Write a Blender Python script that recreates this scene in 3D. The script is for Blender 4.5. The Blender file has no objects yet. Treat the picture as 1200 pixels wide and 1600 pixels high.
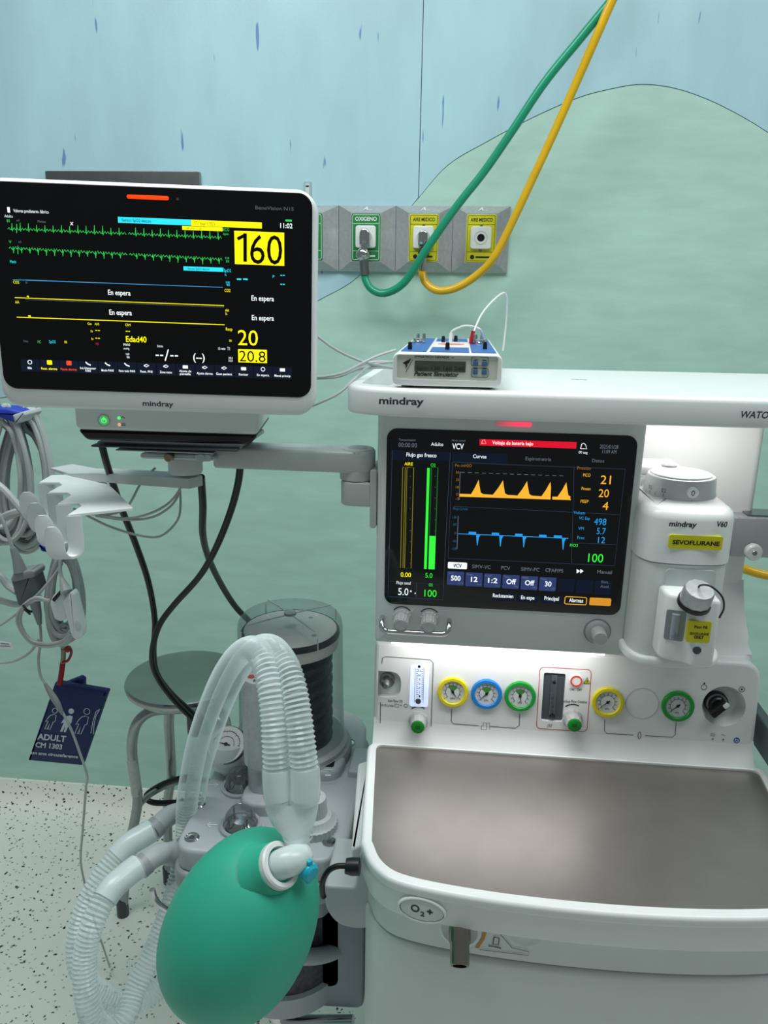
import bpy, math, random
from mathutils import Vector as V3, Matrix
from mathutils.geometry import tessellate_polygon
random.seed(7)
SC = bpy.context.scene
COL = SC.collection
PI = math.pi

# ------------------------------------------------------------------ camera
FPX = 1200.0
PITCH, YAW, ROLL = math.radians(15.5), math.radians(5.3), 0.016
EYE = V3((0, 0, 1.48))
FW = V3((-math.sin(YAW)*math.cos(PITCH), math.cos(YAW)*math.cos(PITCH), -math.sin(PITCH)))
_r0 = V3((math.cos(YAW), math.sin(YAW), 0)); _u0 = _r0.cross(FW)
RT = _r0*math.cos(ROLL) + _u0*math.sin(ROLL)
UP = -_r0*math.sin(ROLL) + _u0*math.cos(ROLL)
cam_d = bpy.data.cameras.new('camera'); cam = bpy.data.objects.new('camera', cam_d); COL.objects.link(cam)
cam_d.sensor_fit = 'VERTICAL'; cam_d.sensor_height = 32.0; cam_d.lens = FPX/1600*32.0
cam_d.clip_start = 0.02
_m = Matrix((RT, UP, -FW)).transposed().to_4x4(); _m.translation = EYE
cam.matrix_world = _m
SC.camera = cam

# ------------------------------------------------------------------ light
SC.view_settings.view_transform = 'Standard'; SC.view_settings.look = 'None'
SC.view_settings.exposure = 0.0; SC.view_settings.gamma = 1.0; SC.view_settings.use_curve_mapping = False
W = bpy.data.worlds.new('world'); SC.world = W; W.use_nodes = True
W.node_tree.nodes['Background'].inputs[0].default_value = (0.80, 0.93, 0.92, 1)
W.node_tree.nodes['Background'].inputs[1].default_value = 0.20

def area(name, loc, aim, sx, sy, power, col):
    d = bpy.data.lights.new(name, 'AREA'); d.shape = 'RECTANGLE'; d.size = sx; d.size_y = sy
    d.energy = power; d.color = col
    o = bpy.data.objects.new(name, d); COL.objects.link(o); o.location = loc
    o.rotation_euler = (V3(aim)-V3(loc)).to_track_quat('-Z', 'Y').to_euler()
    return o
area('ceiling_lamp_panel', (-0.60, 0.82, 2.75), (-0.60, 0.90, 0), 1.2, 0.6, 24.5, (0.95, 1.0, 0.985))
area('ceiling_lamp_panel', (0.90, 0.72, 2.75), (0.90, 0.80, 0), 1.2, 0.6, 18.5, (0.95, 1.0, 0.985))

# ------------------------------------------------------------------ helpers
def ray(x, y): return FW + RT*((x-600)/FPX) + UP*((800-y)/FPX)
def YP(x, y, Y):
    d = ray(x, y); return EYE + d*((Y-EYE.y)/d.y)
def ZP(x, y, z):
    d = ray(x, y); return EYE + d*((z-EYE.z)/d.z)
def PX(pts):                                   # (x, y, depth Y) -> world points
    return [YP(x, y, Y) for x, y, Y in pts]

class Frame:
    def __init__(s, o, U, V, N): s.o, s.U, s.V, s.N = V3(o), V3(U).normalized(), V3(V).normalized(), V3(N).normalized()
    def w(s, u, v, n=0): return s.o + s.U*u + s.V*v + s.N*n
    def uv(s, x, y, n=0):
        d = ray(x, y); o = s.o + s.N*n
        p = EYE + d*((o-EYE).dot(s.N)/d.dot(s.N)) - s.o
        return (p.dot(s.U), p.dot(s.V))
    def uvs(s, pts, n=0): return [s.uv(x, y, n) for x, y in pts]
    def at(s, u, v, n=0): return Frame(s.w(u, v, n), s.U, s.V, s.N)
def front(Y): return Frame((0, Y, 0), (1, 0, 0), (0, 0, 1), (0, -1, 0))
def top(z): return Frame((0, 0, z), (1, 0, 0), (0, 1, 0), (0, 0, 1))
def axis(o, d, up=(0, 0, 1)):
    N = V3(d).normalized(); U = V3(up).cross(N)
    if U.length < 1e-4: U = V3((1, 0, 0)).cross(N)
    U.normalize(); return Frame(o, U, N.cross(U), N)

def area2(p): return sum(p[i][0]*p[(i+1) % len(p)][1]-p[(i+1) % len(p)][0]*p[i][1] for i in range(len(p)))/2
def inset(p, d):
    out = []; n = len(p)
    for i in range(n):
        a, b, c = p[i-1], p[i], p[(i+1) % n]
        e1 = (b[0]-a[0], b[1]-a[1]); e2 = (c[0]-b[0], c[1]-b[1])
        l1 = math.hypot(*e1) or 1e-9; l2 = math.hypot(*e2) or 1e-9
        n1 = (e1[1]/l1, -e1[0]/l1); n2 = (e2[1]/l2, -e2[0]/l2)
        k = max(1+n1[0]*n2[0]+n1[1]*n2[1], 0.35)
        out.append((b[0]-d*(n1[0]+n2[0])/k, b[1]-d*(n1[1]+n2[1])/k))
    return out
def rrect(u0, u1, v0, v1, r, seg=5):
    if u0 > u1: u0, u1 = u1, u0
    if v0 > v1: v0, v1 = v1, v0
    r = min(r, (u1-u0)/2*.999, (v1-v0)/2*.999); o = []
    for cx, cy, a0 in ((u1-r, v0+r, -90), (u1-r, v1-r, 0), (u0+r, v1-r, 90), (u0+r, v0+r, 180)):
        for k in range(seg+1):
            a = math.radians(a0+90*k/seg); o.append((cx+r*math.cos(a), cy+r*math.sin(a)))
    return o
def ell(u, v, a, b=None, seg=32, a0=0):
    b = b or a
    return [(u+a*math.cos(a0+2*PI*k/seg), v+b*math.sin(a0+2*PI*k/seg)) for k in range(seg)]
def roundpoly(p, r, seg=5):                    # round every corner of a polygon; r one number or a list
    n = len(p); o = []
    for i in range(n):
        rr = r[i] if isinstance(r, (list, tuple)) else r
        b = V3((*p[i], 0)); a = V3((*p[i-1], 0)); c = V3((*p[(i+1) % n], 0))
        d1, d2 = a-b, c-b; rr = min(rr, d1.length*.49, d2.length*.49)
        if rr <= 1e-6: o.append(p[i]); continue
        s, e = b+d1.normalized()*rr, b+d2.normalized()*rr
        for k in range(seg+1):
            t = k/seg; q = s*(1-t)**2+b*2*t*(1-t)+e*t*t; o.append((q.x, q.y))
    return o
def cr(pts, n=8, closed=False):                # Catmull-Rom
    p = [V3(q) for q in pts]; o = []; L = len(p)
    for i in range(L if closed else L-1):
        if closed: a, b, c, d = p[i-1], p[i], p[(i+1) % L], p[(i+2) % L]
        else:
            b, c = p[i], p[i+1]; a = p[i-1] if i else b*2-c; d = p[i+2] if i+2 < L else c*2-b
        for k in range(n):
            t = k/n; o.append(.5*((2*b)+(c-a)*t+(2*a-5*b+4*c-d)*t*t+(3*b-a-3*c+d)*t**3))
    if not closed: o.append(p[-1])
    return o
def resample(pts, step):
    L = [0]
    for a, b in zip(pts, pts[1:]): L.append(L[-1]+(b-a).length)
    n = max(2, int(L[-1]/step)); o = []; j = 0
    for k in range(n+1):
        s = L[-1]*k/n
        while j < len(L)-2 and L[j+1] < s: j += 1
        t = (s-L[j])/max(L[j+1]-L[j], 1e-9); o.append(pts[j].lerp(pts[j+1], t))
    return o, L[-1]

_tc = {}
def glyphs(s, bold=0.0):
    if (s, bold) not in _tc:
        c = bpy.data.curves.new('t', 'FONT'); c.body = s; c.resolution_u = 3; c.offset = bold; c.fill_mode = 'FRONT'
        o = bpy.data.objects.new('t', c); COL.objects.link(o)
        bpy.context.view_layer.update()
        dg = bpy.context.evaluated_depsgraph_get()
        m = bpy.data.meshes.new_from_object(o.evaluated_get(dg))
        vs = [(v.co.x, v.co.y) for v in m.vertices]; fs = [tuple(f.vertices) for f in m.polygons]
        bpy.data.objects.remove(o); bpy.data.curves.remove(c); bpy.data.meshes.remove(m)
        x0 = min([v[0] for v in vs] or [0]); x1 = max([v[0] for v in vs] or [1])
        _tc[(s, bold)] = ([(x-x0, y) for x, y in vs], fs, max(x1-x0, 1e-4))
    return _tc[(s, bold)]

class MB:
    def __init__(s): s.v = []; s.f = []
    def add(s, vs, fs):
        k = len(s.v); s.v += [tuple(v) for v in vs]; s.f += [tuple(i+k for i in f) for f in fs]; return s
    def loops(s, L, closed=True, caps=(1, 1)):
        n = len(L[0]); vs = [p for l in L for p in l]; fs = []
        for j in range(len(L)-1):
            for i in range(n if closed else n-1):
                k = (i+1) % n; fs.append((j*n+i, j*n+k, (j+1)*n+k, (j+1)*n+i))
        if caps[0]: fs.append(tuple(range(n-1, -1, -1)))
        if caps[1]: fs.append(tuple((len(L)-1)*n+i for i in range(n)))
        return s.add(vs, fs)
    def prism(s, F, out, n0, n1, bev=0, seg=3, holes=(), back=True, bback=0, hdepth=None):
        if area2(out) < 0: out = out[::-1]
        L = []
        if bback:
            for k in range(seg+1):
                a = PI/2*(1-k/seg); L.append((inset(out, bback*(1-math.cos(a))), n0+bback-bback*math.sin(a)))
        else: L.append((out, n0))
        if bev:
            for k in range(seg+1):
                a = PI/2*k/seg; L.append((inset(out, bev*(1-math.cos(a))), n1-bev+bev*math.sin(a)))
        else: L.append((out, n1))
        s.loops([[F.w(u, v, n) for u, v in l] for l, n in L], caps=(1 if back else 0, 0 if holes else 1))
        if holes:
            outer = L[-1][0]; hs = [h if area2(h) < 0 else h[::-1] for h in holes]
            polys = [[V3((u, v, 0)) for u, v in outer]]+[[V3((u, v, 0)) for u, v in h] for h in hs]
            flat = [p for q in polys for p in q]
            fs = []
            for t in tessellate_polygon(polys):
                a, b, c = (flat[i] for i in t)
                fs.append(tuple(t) if (b-a).cross(c-a).z > 0 else tuple(t)[::-1])
            s.add([F.w(p.x, p.y, n1) for p in flat], fs)
            for h in hs:
                s.loops([[F.w(u, v, n1) for u, v in h], [F.w(u, v, n0 if hdepth is None else hdepth) for u, v in h]][::-1], caps=(0, 0))
        return s
    def box(s, F, u0, u1, v0, v1, n0, n1, r=0.0, bev=0.0):
        return s.prism(F, rrect(u0, u1, v0, v1, r) if r else [(u0, v0), (u1, v0), (u1, v1), (u0, v1)], n0, n1, bev, bback=0)
    def flat(s, F, out, n):
        if area2(out) < 0: out = out[::-1]
        return s.add([F.w(u, v, n) for u, v in out], [tuple(range(len(out)))])
    def lathe(s, F, u, v, prof, seg=32, caps=(1, 1), mod=None):
        L = []
        for r, n in prof:
            L.append([F.w(u+r*(mod(k/seg) if mod else 1)*math.cos(2*PI*k/seg), v+r*(mod(k/seg) if mod else 1)*math.sin(2*PI*k/seg), n) for k in range(seg)])
        return s.loops(L, caps=caps)
    def ring(s, F, u, v, prof, seg=32):
        L = [[F.w(u+r*math.cos(2*PI*k/seg), v+r*math.sin(2*PI*k/seg), n) for k in range(seg)] for r, n in prof]
        return s.loops(L+[L[0]], caps=(0, 0))
    def tube(s, pts, r, seg=10, caps=(1, 1), flatten=None):
        pts = [V3(p) for p in pts]; n = len(pts)
        T = [(pts[min(i+1, n-1)]-pts[max(i-1, 0)]).normalized() for i in range(n)]
        A = T[0].orthogonal().normalized(); L = []
        for i in range(n):
            A = (A-T[i]*A.dot(T[i])).normalized(); B = T[i].cross(A)
            rr = r(i) if callable(r) else r
            L.append([pts[i]+A*(rr*math.cos(2*PI*k/seg))+B*(rr*math.sin(2*PI*k/seg)) for k in range(seg)])
        return s.loops(L, caps=caps)
    def line(s, F, pts, wd, n):                # flat printed line
        P = [V3((*p, 0)) for p in pts]; m = len(P); a = []; b = []
        for i in range(m):
            t = (P[min(i+1, m-1)]-P[max(i-1, 0)]); t = t.normalized() if t.length > 0 else V3((1, 0, 0))
            o = V3((-t.y, t.x, 0))*wd/2; a.append(P[i]+o); b.append(P[i]-o)
        vs = [F.w(p.x, p.y, n) for p in a+b]
        return s.add(vs, [(i, m+i, m+i+1, i+1) for i in range(m-1)])
    def pline(s, F, px, wpx, n=.0006, ref=None):
        p = F.uvs(px, n); q = F.uvs([(px[0][0], px[0][1]), (px[0][0]+10, px[0][1])], n)
        return s.line(F, p, abs(q[1][0]-q[0][0])/10*wpx, n)
    def prect(s, F, x0, y0, x1, y1, n=.0006, r=0):   # axis-aligned in the frame, px corners of its top-left and bottom-right
        a = F.uv(x0, y0, n); b = (F.uv(x1, y0, n)[0], F.uv(x0, y1, n)[1])
        return s.flat(F, rrect(a[0], b[0], b[1], a[1], r) if r else [(a[0], b[1]), (b[0], b[1]), (b[0], a[1]), (a[0], a[1])], n)
    def txt(s, F, t, x, y, w, h, n=.0008, bold=0.0, shear=0.0):   # px of the baseline's left end, width and capital height in px
        u, v = F.uv(x, y, n); u2, v2 = F.uv(x+w, y, n); _, v3 = F.uv(x, y-h, n)
        vs, fs, wd = glyphs(t, bold)
        kx = (u2-u)/wd; ky = (v3-v)/0.70
        return s.add([F.w(u+(a+shear*b)*kx, v+b*ky, n) for a, b in vs], fs)
    def ctxt(s, F, t, x, y, w, h, **k): return s.txt(F, t, x-w/2, y, w, h, **k)

def lin(c): return tuple(((x/255)/12.92 if x/255 <= .04045 else (((x/255)+.055)/1.055)**2.4) for x in c)
_mats = {}
def mat(name, rgb, rough=.5, metal=0.0, var=.05, scale=30, bump=0.0, coat=0.0, alpha=1.0, emit=0.0, stretch=(1, 1, 1), spec=.5, trans=0.0, sss=0):
    if name in _mats: return _mats[name]
    m = bpy.data.materials.new(name); m.use_nodes = True; nt = m.node_tree; b = nt.nodes['Principled BSDF']; L = nt.links
    c = lin(rgb)
    tc = nt.nodes.new('ShaderNodeTexCoord'); mp = nt.nodes.new('ShaderNodeMapping'); mp.inputs['Scale'].default_value = stretch
    nz = nt.nodes.new('ShaderNodeTexNoise'); nz.inputs['Scale'].default_value = scale; nz.inputs['Detail'].default_value = 4
    L.new(tc.outputs['Object'], mp.inputs[0]); L.new(mp.outputs[0], nz.inputs['Vector'])
    rp = nt.nodes.new('ShaderNodeValToRGB'); e = rp.color_ramp.elements
    e[0].position, e[1].position = .3, .7
    e[0].color = (*[max(0, x*(1-var)) for x in c], 1); e[1].color = (*[min(1, x*(1+var)) for x in c], 1)
    L.new(nz.outputs['Fac'], rp.inputs[0]); L.new(rp.outputs[0], b.inputs['Base Color'])
    b.inputs['Roughness'].default_value = rough; b.inputs['Metallic'].default_value = metal
    b.inputs['Coat Weight'].default_value = coat; b.inputs['Coat Roughness'].default_value = .05
    b.inputs['Alpha'].default_value = alpha; b.inputs['Specular IOR Level'].default_value = spec
    b.inputs['Transmission Weight'].default_value = trans
    if emit:
        b.inputs['Emission Strength'].default_value = emit; L.new(rp.outputs[0], b.inputs['Emission Color'])
    if bump:
        bp = nt.nodes.new('ShaderNodeBump'); bp.inputs['Strength'].default_value = bump; bp.inputs['Distance'].default_value = .002
        L.new(nz.outputs['Fac'], bp.inputs['Height']); L.new(bp.outputs[0], b.inputs['Normal'])
    _mats[name] = m; return m
def clear_mat(name, rgb, op_face, op_edge, rough=.08):       # thin clear plastic: see-through face-on, milky towards the rim
    m = bpy.data.materials.new(name); m.use_nodes = True; nt = m.node_tree; L = nt.links
    b = nt.nodes['Principled BSDF']; b.inputs['Base Color'].default_value = (*lin(rgb), 1); b.inputs['Roughness'].default_value = rough
    tr = nt.nodes.new('ShaderNodeBsdfTransparent'); mx = nt.nodes.new('ShaderNodeMixShader')
    lw = nt.nodes.new('ShaderNodeLayerWeight'); lw.inputs[0].default_value = .35
    mr = nt.nodes.new('ShaderNodeMapRange'); mr.inputs[3].default_value = op_face; mr.inputs[4].default_value = op_edge
    L.new(lw.outputs['Facing'], mr.inputs[0]); L.new(mr.outputs[0], mx.inputs[0])
    L.new(tr.outputs[0], mx.inputs[1]); L.new(b.outputs[0], mx.inputs[2])
    L.new(mx.outputs[0], nt.nodes['Material Output'].inputs[0]); return m

def thing(name, label, cat, loc, group=None):
    o = bpy.data.objects.new(name, None); COL.objects.link(o); o.location = loc; o.empty_display_size = .05
    o['label'] = label; o['category'] = cat
    if group: o['group'] = group
    return o
def rootloc(p):
    while p.parent: p = p.parent
    return V3(p.location)
def obj(name, mb, m, parent=None, smooth=38, label=None, flat=False):
    off = rootloc(parent) if parent else V3((0, 0, 0))
    me = bpy.data.meshes.new(name)
    if parent is None and mb.v:
        xs, ys, zs = zip(*mb.v); off = V3(((min(xs)+max(xs))/2, (min(ys)+max(ys))/2, min(zs)))
    me.from_pydata([V3(v)-off for v in mb.v], [], mb.f); me.validate(); me.update()
    me.materials.append(m)
    if not flat:
        for p in me.polygons: p.use_smooth = True
        me.set_sharp_from_angle(angle=math.radians(smooth))
    o = bpy.data.objects.new(name, me); COL.objects.link(o)
    if parent: o.parent = parent
    else: o.location = off
    if label: o['label'] = label
    return o
def tag(o, label, cat, group=None):
    o['label'] = label; o['category'] = cat
    if group: o['group'] = group
    return o
def struct(name, mb, m, **k):
    o = obj(name, mb, m, **k); o['kind'] = 'structure'; return o

# ------------------------------------------------------------------ materials
WHITE = mat('white_plastic', (232, 236, 235), .38, var=.015, coat=.15)
OFFW = mat('offwhite_plastic', (219, 225, 223), .42, var=.015)
GREYP = mat('grey_plastic', (178, 184, 186), .42, var=.03)
MIDG = mat('mid_grey_plastic', (142, 148, 152), .42, var=.03)
DARKG = mat('dark_grey_plastic', (62, 68, 72), .45, var=.05)
BLACK = mat('black_plastic', (14, 15, 17), .4, var=.1)
GLASSB = mat('screen_glass', (7, 9, 12), .07, var=.1, spec=.5)
GLASSM = mat('monitor_glass', (6, 7, 9), .16, var=.1, spec=.35)
ALU = mat('cast_aluminium', (186, 190, 192), .36, metal=.5, var=.08, scale=120, bump=.15)
STEEL = mat('brushed_steel', (150, 152, 152), .28, metal=1.0, var=.06, scale=60, stretch=(1, 12, 1))
CHROME = mat('chrome', (205, 207, 208), .1, metal=1.0, var=.02)
TRAYM = mat('tray_steel', (150, 145, 142), .40, metal=.82, var=.05, scale=22, bump=.02)
CABLE = mat('grey_cable', (178, 184, 183), .45, var=.04)
BCABLE = mat('black_cable', (16, 17, 18), .4, var=.1)
PRINT = mat('dark_print', (52, 58, 60), .6, var=.05)
LPRINT = mat('light_print', (120, 124, 126), .6, var=.05)
INK = mat('black_ink', (16, 16, 16), .6, var=.05)
WINK = mat('white_ink', (235, 240, 240), .6, var=.02)
def glow(name, rgb, s=1.0): return mat('glow_'+name, rgb, .5, var=.01, emit=s, spec=0)
E_W = glow('white', (225, 232, 235)); E_G = glow('green', (52, 190, 84)); E_Y = glow('yellow', (250, 235, 20)); E_C = glow('cyan', (45, 205, 225))
E_B = glow('blue', (40, 140, 205)); E_O = glow('orange', (235, 170, 50)); E_DIM = glow('dim', (92, 100, 112)); E_BTN = glow('button', (45, 58, 100), .9)
E_PAN = glow('panel', (20, 26, 40), .8); E_RED = glow('red', (205, 22, 44)); E_BLK = mat('screen_black', (4, 4, 6), .5, var=.05, spec=.2)
E_LG = glow('lime', (50, 225, 60)); E_DY = glow('olive', (120, 110, 30))
# ================================================================== SETTING
WY = 1.90
def wall_mat(name, rgb, streak, kind):
    m = bpy.data.materials.new(name); m.use_nodes = True; nt = m.node_tree; L = nt.links; b = nt.nodes['Principled BSDF']
    c = lin(rgb); tc = nt.nodes.new('ShaderNodeTexCoord')
    def noise(scale, st, detail=3, rough=.5):
        mp = nt.nodes.new('ShaderNodeMapping'); mp.inputs['Scale'].default_value = st
        n = nt.nodes.new('ShaderNodeTexNoise'); n.inputs['Scale'].default_value = scale; n.inputs['Detail'].default_value = detail; n.inputs['Roughness'].default_value = rough
        L.new(tc.outputs['Object'], mp.inputs[0]); L.new(mp.outputs[0], n.inputs['Vector']); return n
    def ramp(src, p0, p1, c0, c1):
        r = nt.nodes.new('ShaderNodeValToRGB'); r.color_ramp.elements[0].position = p0; r.color_ramp.elements[1].position = p1
        r.color_ramp.elements[0].color = c0; r.color_ramp.elements[1].color = c1; L.new(src, r.inputs[0]); return r
    def mix(f, a, bb):
        x = nt.nodes.new('ShaderNodeMix'); x.data_type = 'RGBA'; L.new(f, x.inputs[0])
        for s, i in ((a, 6), (bb, 7)):
            if isinstance(s, tuple): x.inputs[i].default_value = s
            else: L.new(s, x.inputs[i])
        return x.outputs[2]
    g = lambda k: (*[min(1, v*k) for v in c], 1)
    base = ramp(noise(9 if kind else 5, (1, 1, 4) if kind else (2, 1, .7), 5).outputs['Fac'], .3, .7, g(.93), g(1.07)).outputs[0]
    if not kind:       # pale and blue scuffs, upright
        f = ramp(noise(15, (3.2, 1, .5), 2).outputs['Fac'], .705, .735, (0, 0, 0, 1), (.75, .75, .75, 1)).outputs[0]
        base = mix(f, base, (*lin(streak), 1))
        f2 = ramp(noise(17, (1.7, 1, .25), 2).outputs['Fac'], .73, .75, (0, 0, 0, 1), (.5, .5, .5, 1)).outputs[0]
        base = mix(f2, base, (*lin((196, 222, 222)), 1))
    else:
        f = ramp(noise(16, (.5, 1, 1.4), 2).outputs['Fac'], .78, .81, (0, 0, 0, 1), (.3, .3, .3, 1)).outputs[0]
        base = mix(f, base, (*lin(streak), 1))
    L.new(base, b.inputs['Base Color']); b.inputs['Roughness'].default_value = .38; b.inputs['Specular IOR Level'].default_value = .35
    bp = nt.nodes.new('ShaderNodeBump'); bp.inputs['Strength'].default_value = .1; bp.inputs['Distance'].default_value = .002
    L.new(noise(160, (1, 1, 1)).outputs['Fac'], bp.inputs['Height']); L.new(bp.outputs[0], b.inputs['Normal'])
    return m
BLUEW = wall_mat('blue_wall', (172, 209, 219), (60, 110, 178), 0)
GREENW = wall_mat('green_wall', (178, 214, 202), (122, 154, 146), 1)
JOINT = mat('joint_sealant', (70, 92, 98), .7, var=.1)

def floor_mat():
    m = bpy.data.materials.new('speckled_floor'); m.use_nodes = True; nt = m.node_tree; L = nt.links; b = nt.nodes['Principled BSDF']
    geo = nt.nodes.new('ShaderNodeNewGeometry')
    col = None; prev = (*lin((243, 246, 240)), 1)
    nz = nt.nodes.new('ShaderNodeTexNoise'); nz.inputs['Scale'].default_value = 90; L.new(geo.outputs['Position'], nz.inputs['Vector'])
    wv = nt.nodes.new('ShaderNodeVectorMath'); wv.operation = 'SCALE'; wv.inputs['Scale'].default_value = .012; L.new(nz.outputs['Color'], wv.inputs[0])
    ad = nt.nodes.new('ShaderNodeVectorMath'); L.new(geo.outputs['Position'], ad.inputs[0]); L.new(wv.outputs[0], ad.inputs[1])
    for sc, th, keep, rgb in ((80, .22, .55, (168, 175, 170)), (66, .19, .50, (104, 110, 107)), (58, .185, .58, (44, 48, 48))):
        v = nt.nodes.new('ShaderNodeTexVoronoi'); v.inputs['Scale'].default_value = sc; L.new(ad.outputs[0], v.inputs['Vector'])
        lt = nt.nodes.new('ShaderNodeMath'); lt.operation = 'LESS_THAN'; L.new(v.outputs['Distance'], lt.inputs[0]); lt.inputs[1].default_value = th
        sp = nt.nodes.new('ShaderNodeSeparateColor'); L.new(v.outputs['Color'], sp.inputs[0])
        k = nt.nodes.new('ShaderNodeMath'); k.operation = 'LESS_THAN'; L.new(sp.outputs[0], k.inputs[0]); k.inputs[1].default_value = keep
        mu = nt.nodes.new('ShaderNodeMath'); mu.operation = 'MULTIPLY'; L.new(lt.outputs[0], mu.inputs[0]); L.new(k.outputs[0], mu.inputs[1])
        x = nt.nodes.new('ShaderNodeMix'); x.data_type = 'RGBA'; L.new(mu.outputs[0], x.inputs[0])
        if isinstance(prev, tuple): x.inputs[6].default_value = prev
        else: L.new(prev, x.inputs[6])
        x.inputs[7].default_value = (*lin(rgb), 1); prev = x.outputs[2]
    L.new(prev, b.inputs['Base Color']); b.inputs['Roughness'].default_value = .42; return m
FLOORM = floor_mat()

m = MB(); m.box(top(0), -3.2, 2.6, -1.2, 1.84, -.05, 0); struct('floor', m, FLOORM)
m = MB(); prof = [(1.84, 0.0), (1.858, .003), (1.873, .011), (1.885, .026), (1.891, .045), (1.894, .072), (1.9035, .072), (1.9035, -.05), (1.84, -.05)]
m.loops([[V3((x, y, z)) for y, z in prof] for x in (2.6, -3.2)]); struct('baseboard_back', m, FLOORM)
FW_ = front(WY)
m = MB(); m.box(FW_, -3.2, 2.6, 0.0, 3.2, -.12, -.0035); wall = struct('wall_back', m, JOINT)
curve_px = [(-700, 700), (-300, 655), (0, 622), (200, 590), (350, 548), (440, 503), (497, 470), (560, 433), (610, 368), (655, 308), (700, 258), (760, 222), (830, 185), (900, 154), (950, 140), (1000, 132), (1050, 137), (1100, 153), (1150, 177), (1200, 207), (1280, 262), (1400, 365), (1500, 470), (1700, 700)]
curve_px[7:9] = [(560, 432), (610, 362)]
cv = cr([V3((*FW_.uv(x, y), 0)) for x, y in curve_px], 6); cv = [(p.x, p.y) for p in cv]
cv = [(-3.2, cv[0][1])]+[p for p in cv if -3.19 < p[0] < 2.59]+[(2.6, cv[-1][1])]
seam = -.108; g = .0009
zs = next(a[1]+(b[1]-a[1])*(seam-a[0])/(b[0]-a[0]) for a, b in zip(cv, cv[1:]) if a[0] <= seam <= b[0])
lo = [(x, z-g) for x, z in cv]; hi = [(x, z+g) for x, z in cv]
m = MB(); m.prism(FW_, [(-3.2, .06), (2.6, .06)]+lo[::-1], -.0034, 0); obj('wall_panel', m, GREENW, wall, label='green vinyl wall panel with a curved hill-shaped top edge')
m = MB(); m.prism(FW_, [p for p in hi if p[0] < seam-g]+[(seam-g, zs+g), (seam-g, 3.2), (-3.2, 3.2)], -.0034, 0); obj('wall_panel', m, BLUEW, wall, label='pale blue scuffed wall panel')
m = MB(); m.prism(FW_, [(seam+g, zs+g)]+[p for p in hi if p[0] > seam+g]+[(2.6, 3.2), (seam+g, 3.2)], -.0034, 0); obj('wall_panel', m, BLUEW, wall, label='pale blue scuffed wall panel')

# steel box behind the monitor, label holder
F = front(1.887); a = F.uv(70, 267); b = F.uv(311, 268)
m = MB(); m.box(F, a[0], b[0], a[1]-.30, a[1], -.0125, 0, r=.003, bev=.001); r_ = obj('wall_box', m, STEEL); r_.data.name = 'wall_box'
tag(r_, 'flat steel wall box peeking out above the patient monitor', 'wall box')
F = front(WY); a = F.uv(475, 283); b = F.uv(487, 330)
lh = thing('label_holder', 'narrow clear label holder on the wall beside the monitor corner', 'label holder', F.w(*b, .002))
m = MB(); m.box(F, a[0], b[0], b[1], a[1], 0, .004, r=.003, bev=.001); obj('holder', m, mat('clear_grey', (160, 186, 190), .2), lh)
m = MB(); m.box(F, a[0]+.004, b[0]-.004, b[1]+.004, a[1]-.006, .004, .005); obj('card', m, mat('card_white', (200, 214, 214), .6), lh)
m = MB(); m.box(F, a[0]+.005, b[0]-.005, a[1]-.013, a[1]-.010, .005, .0055); obj('mark', m, INK, lh)

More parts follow.
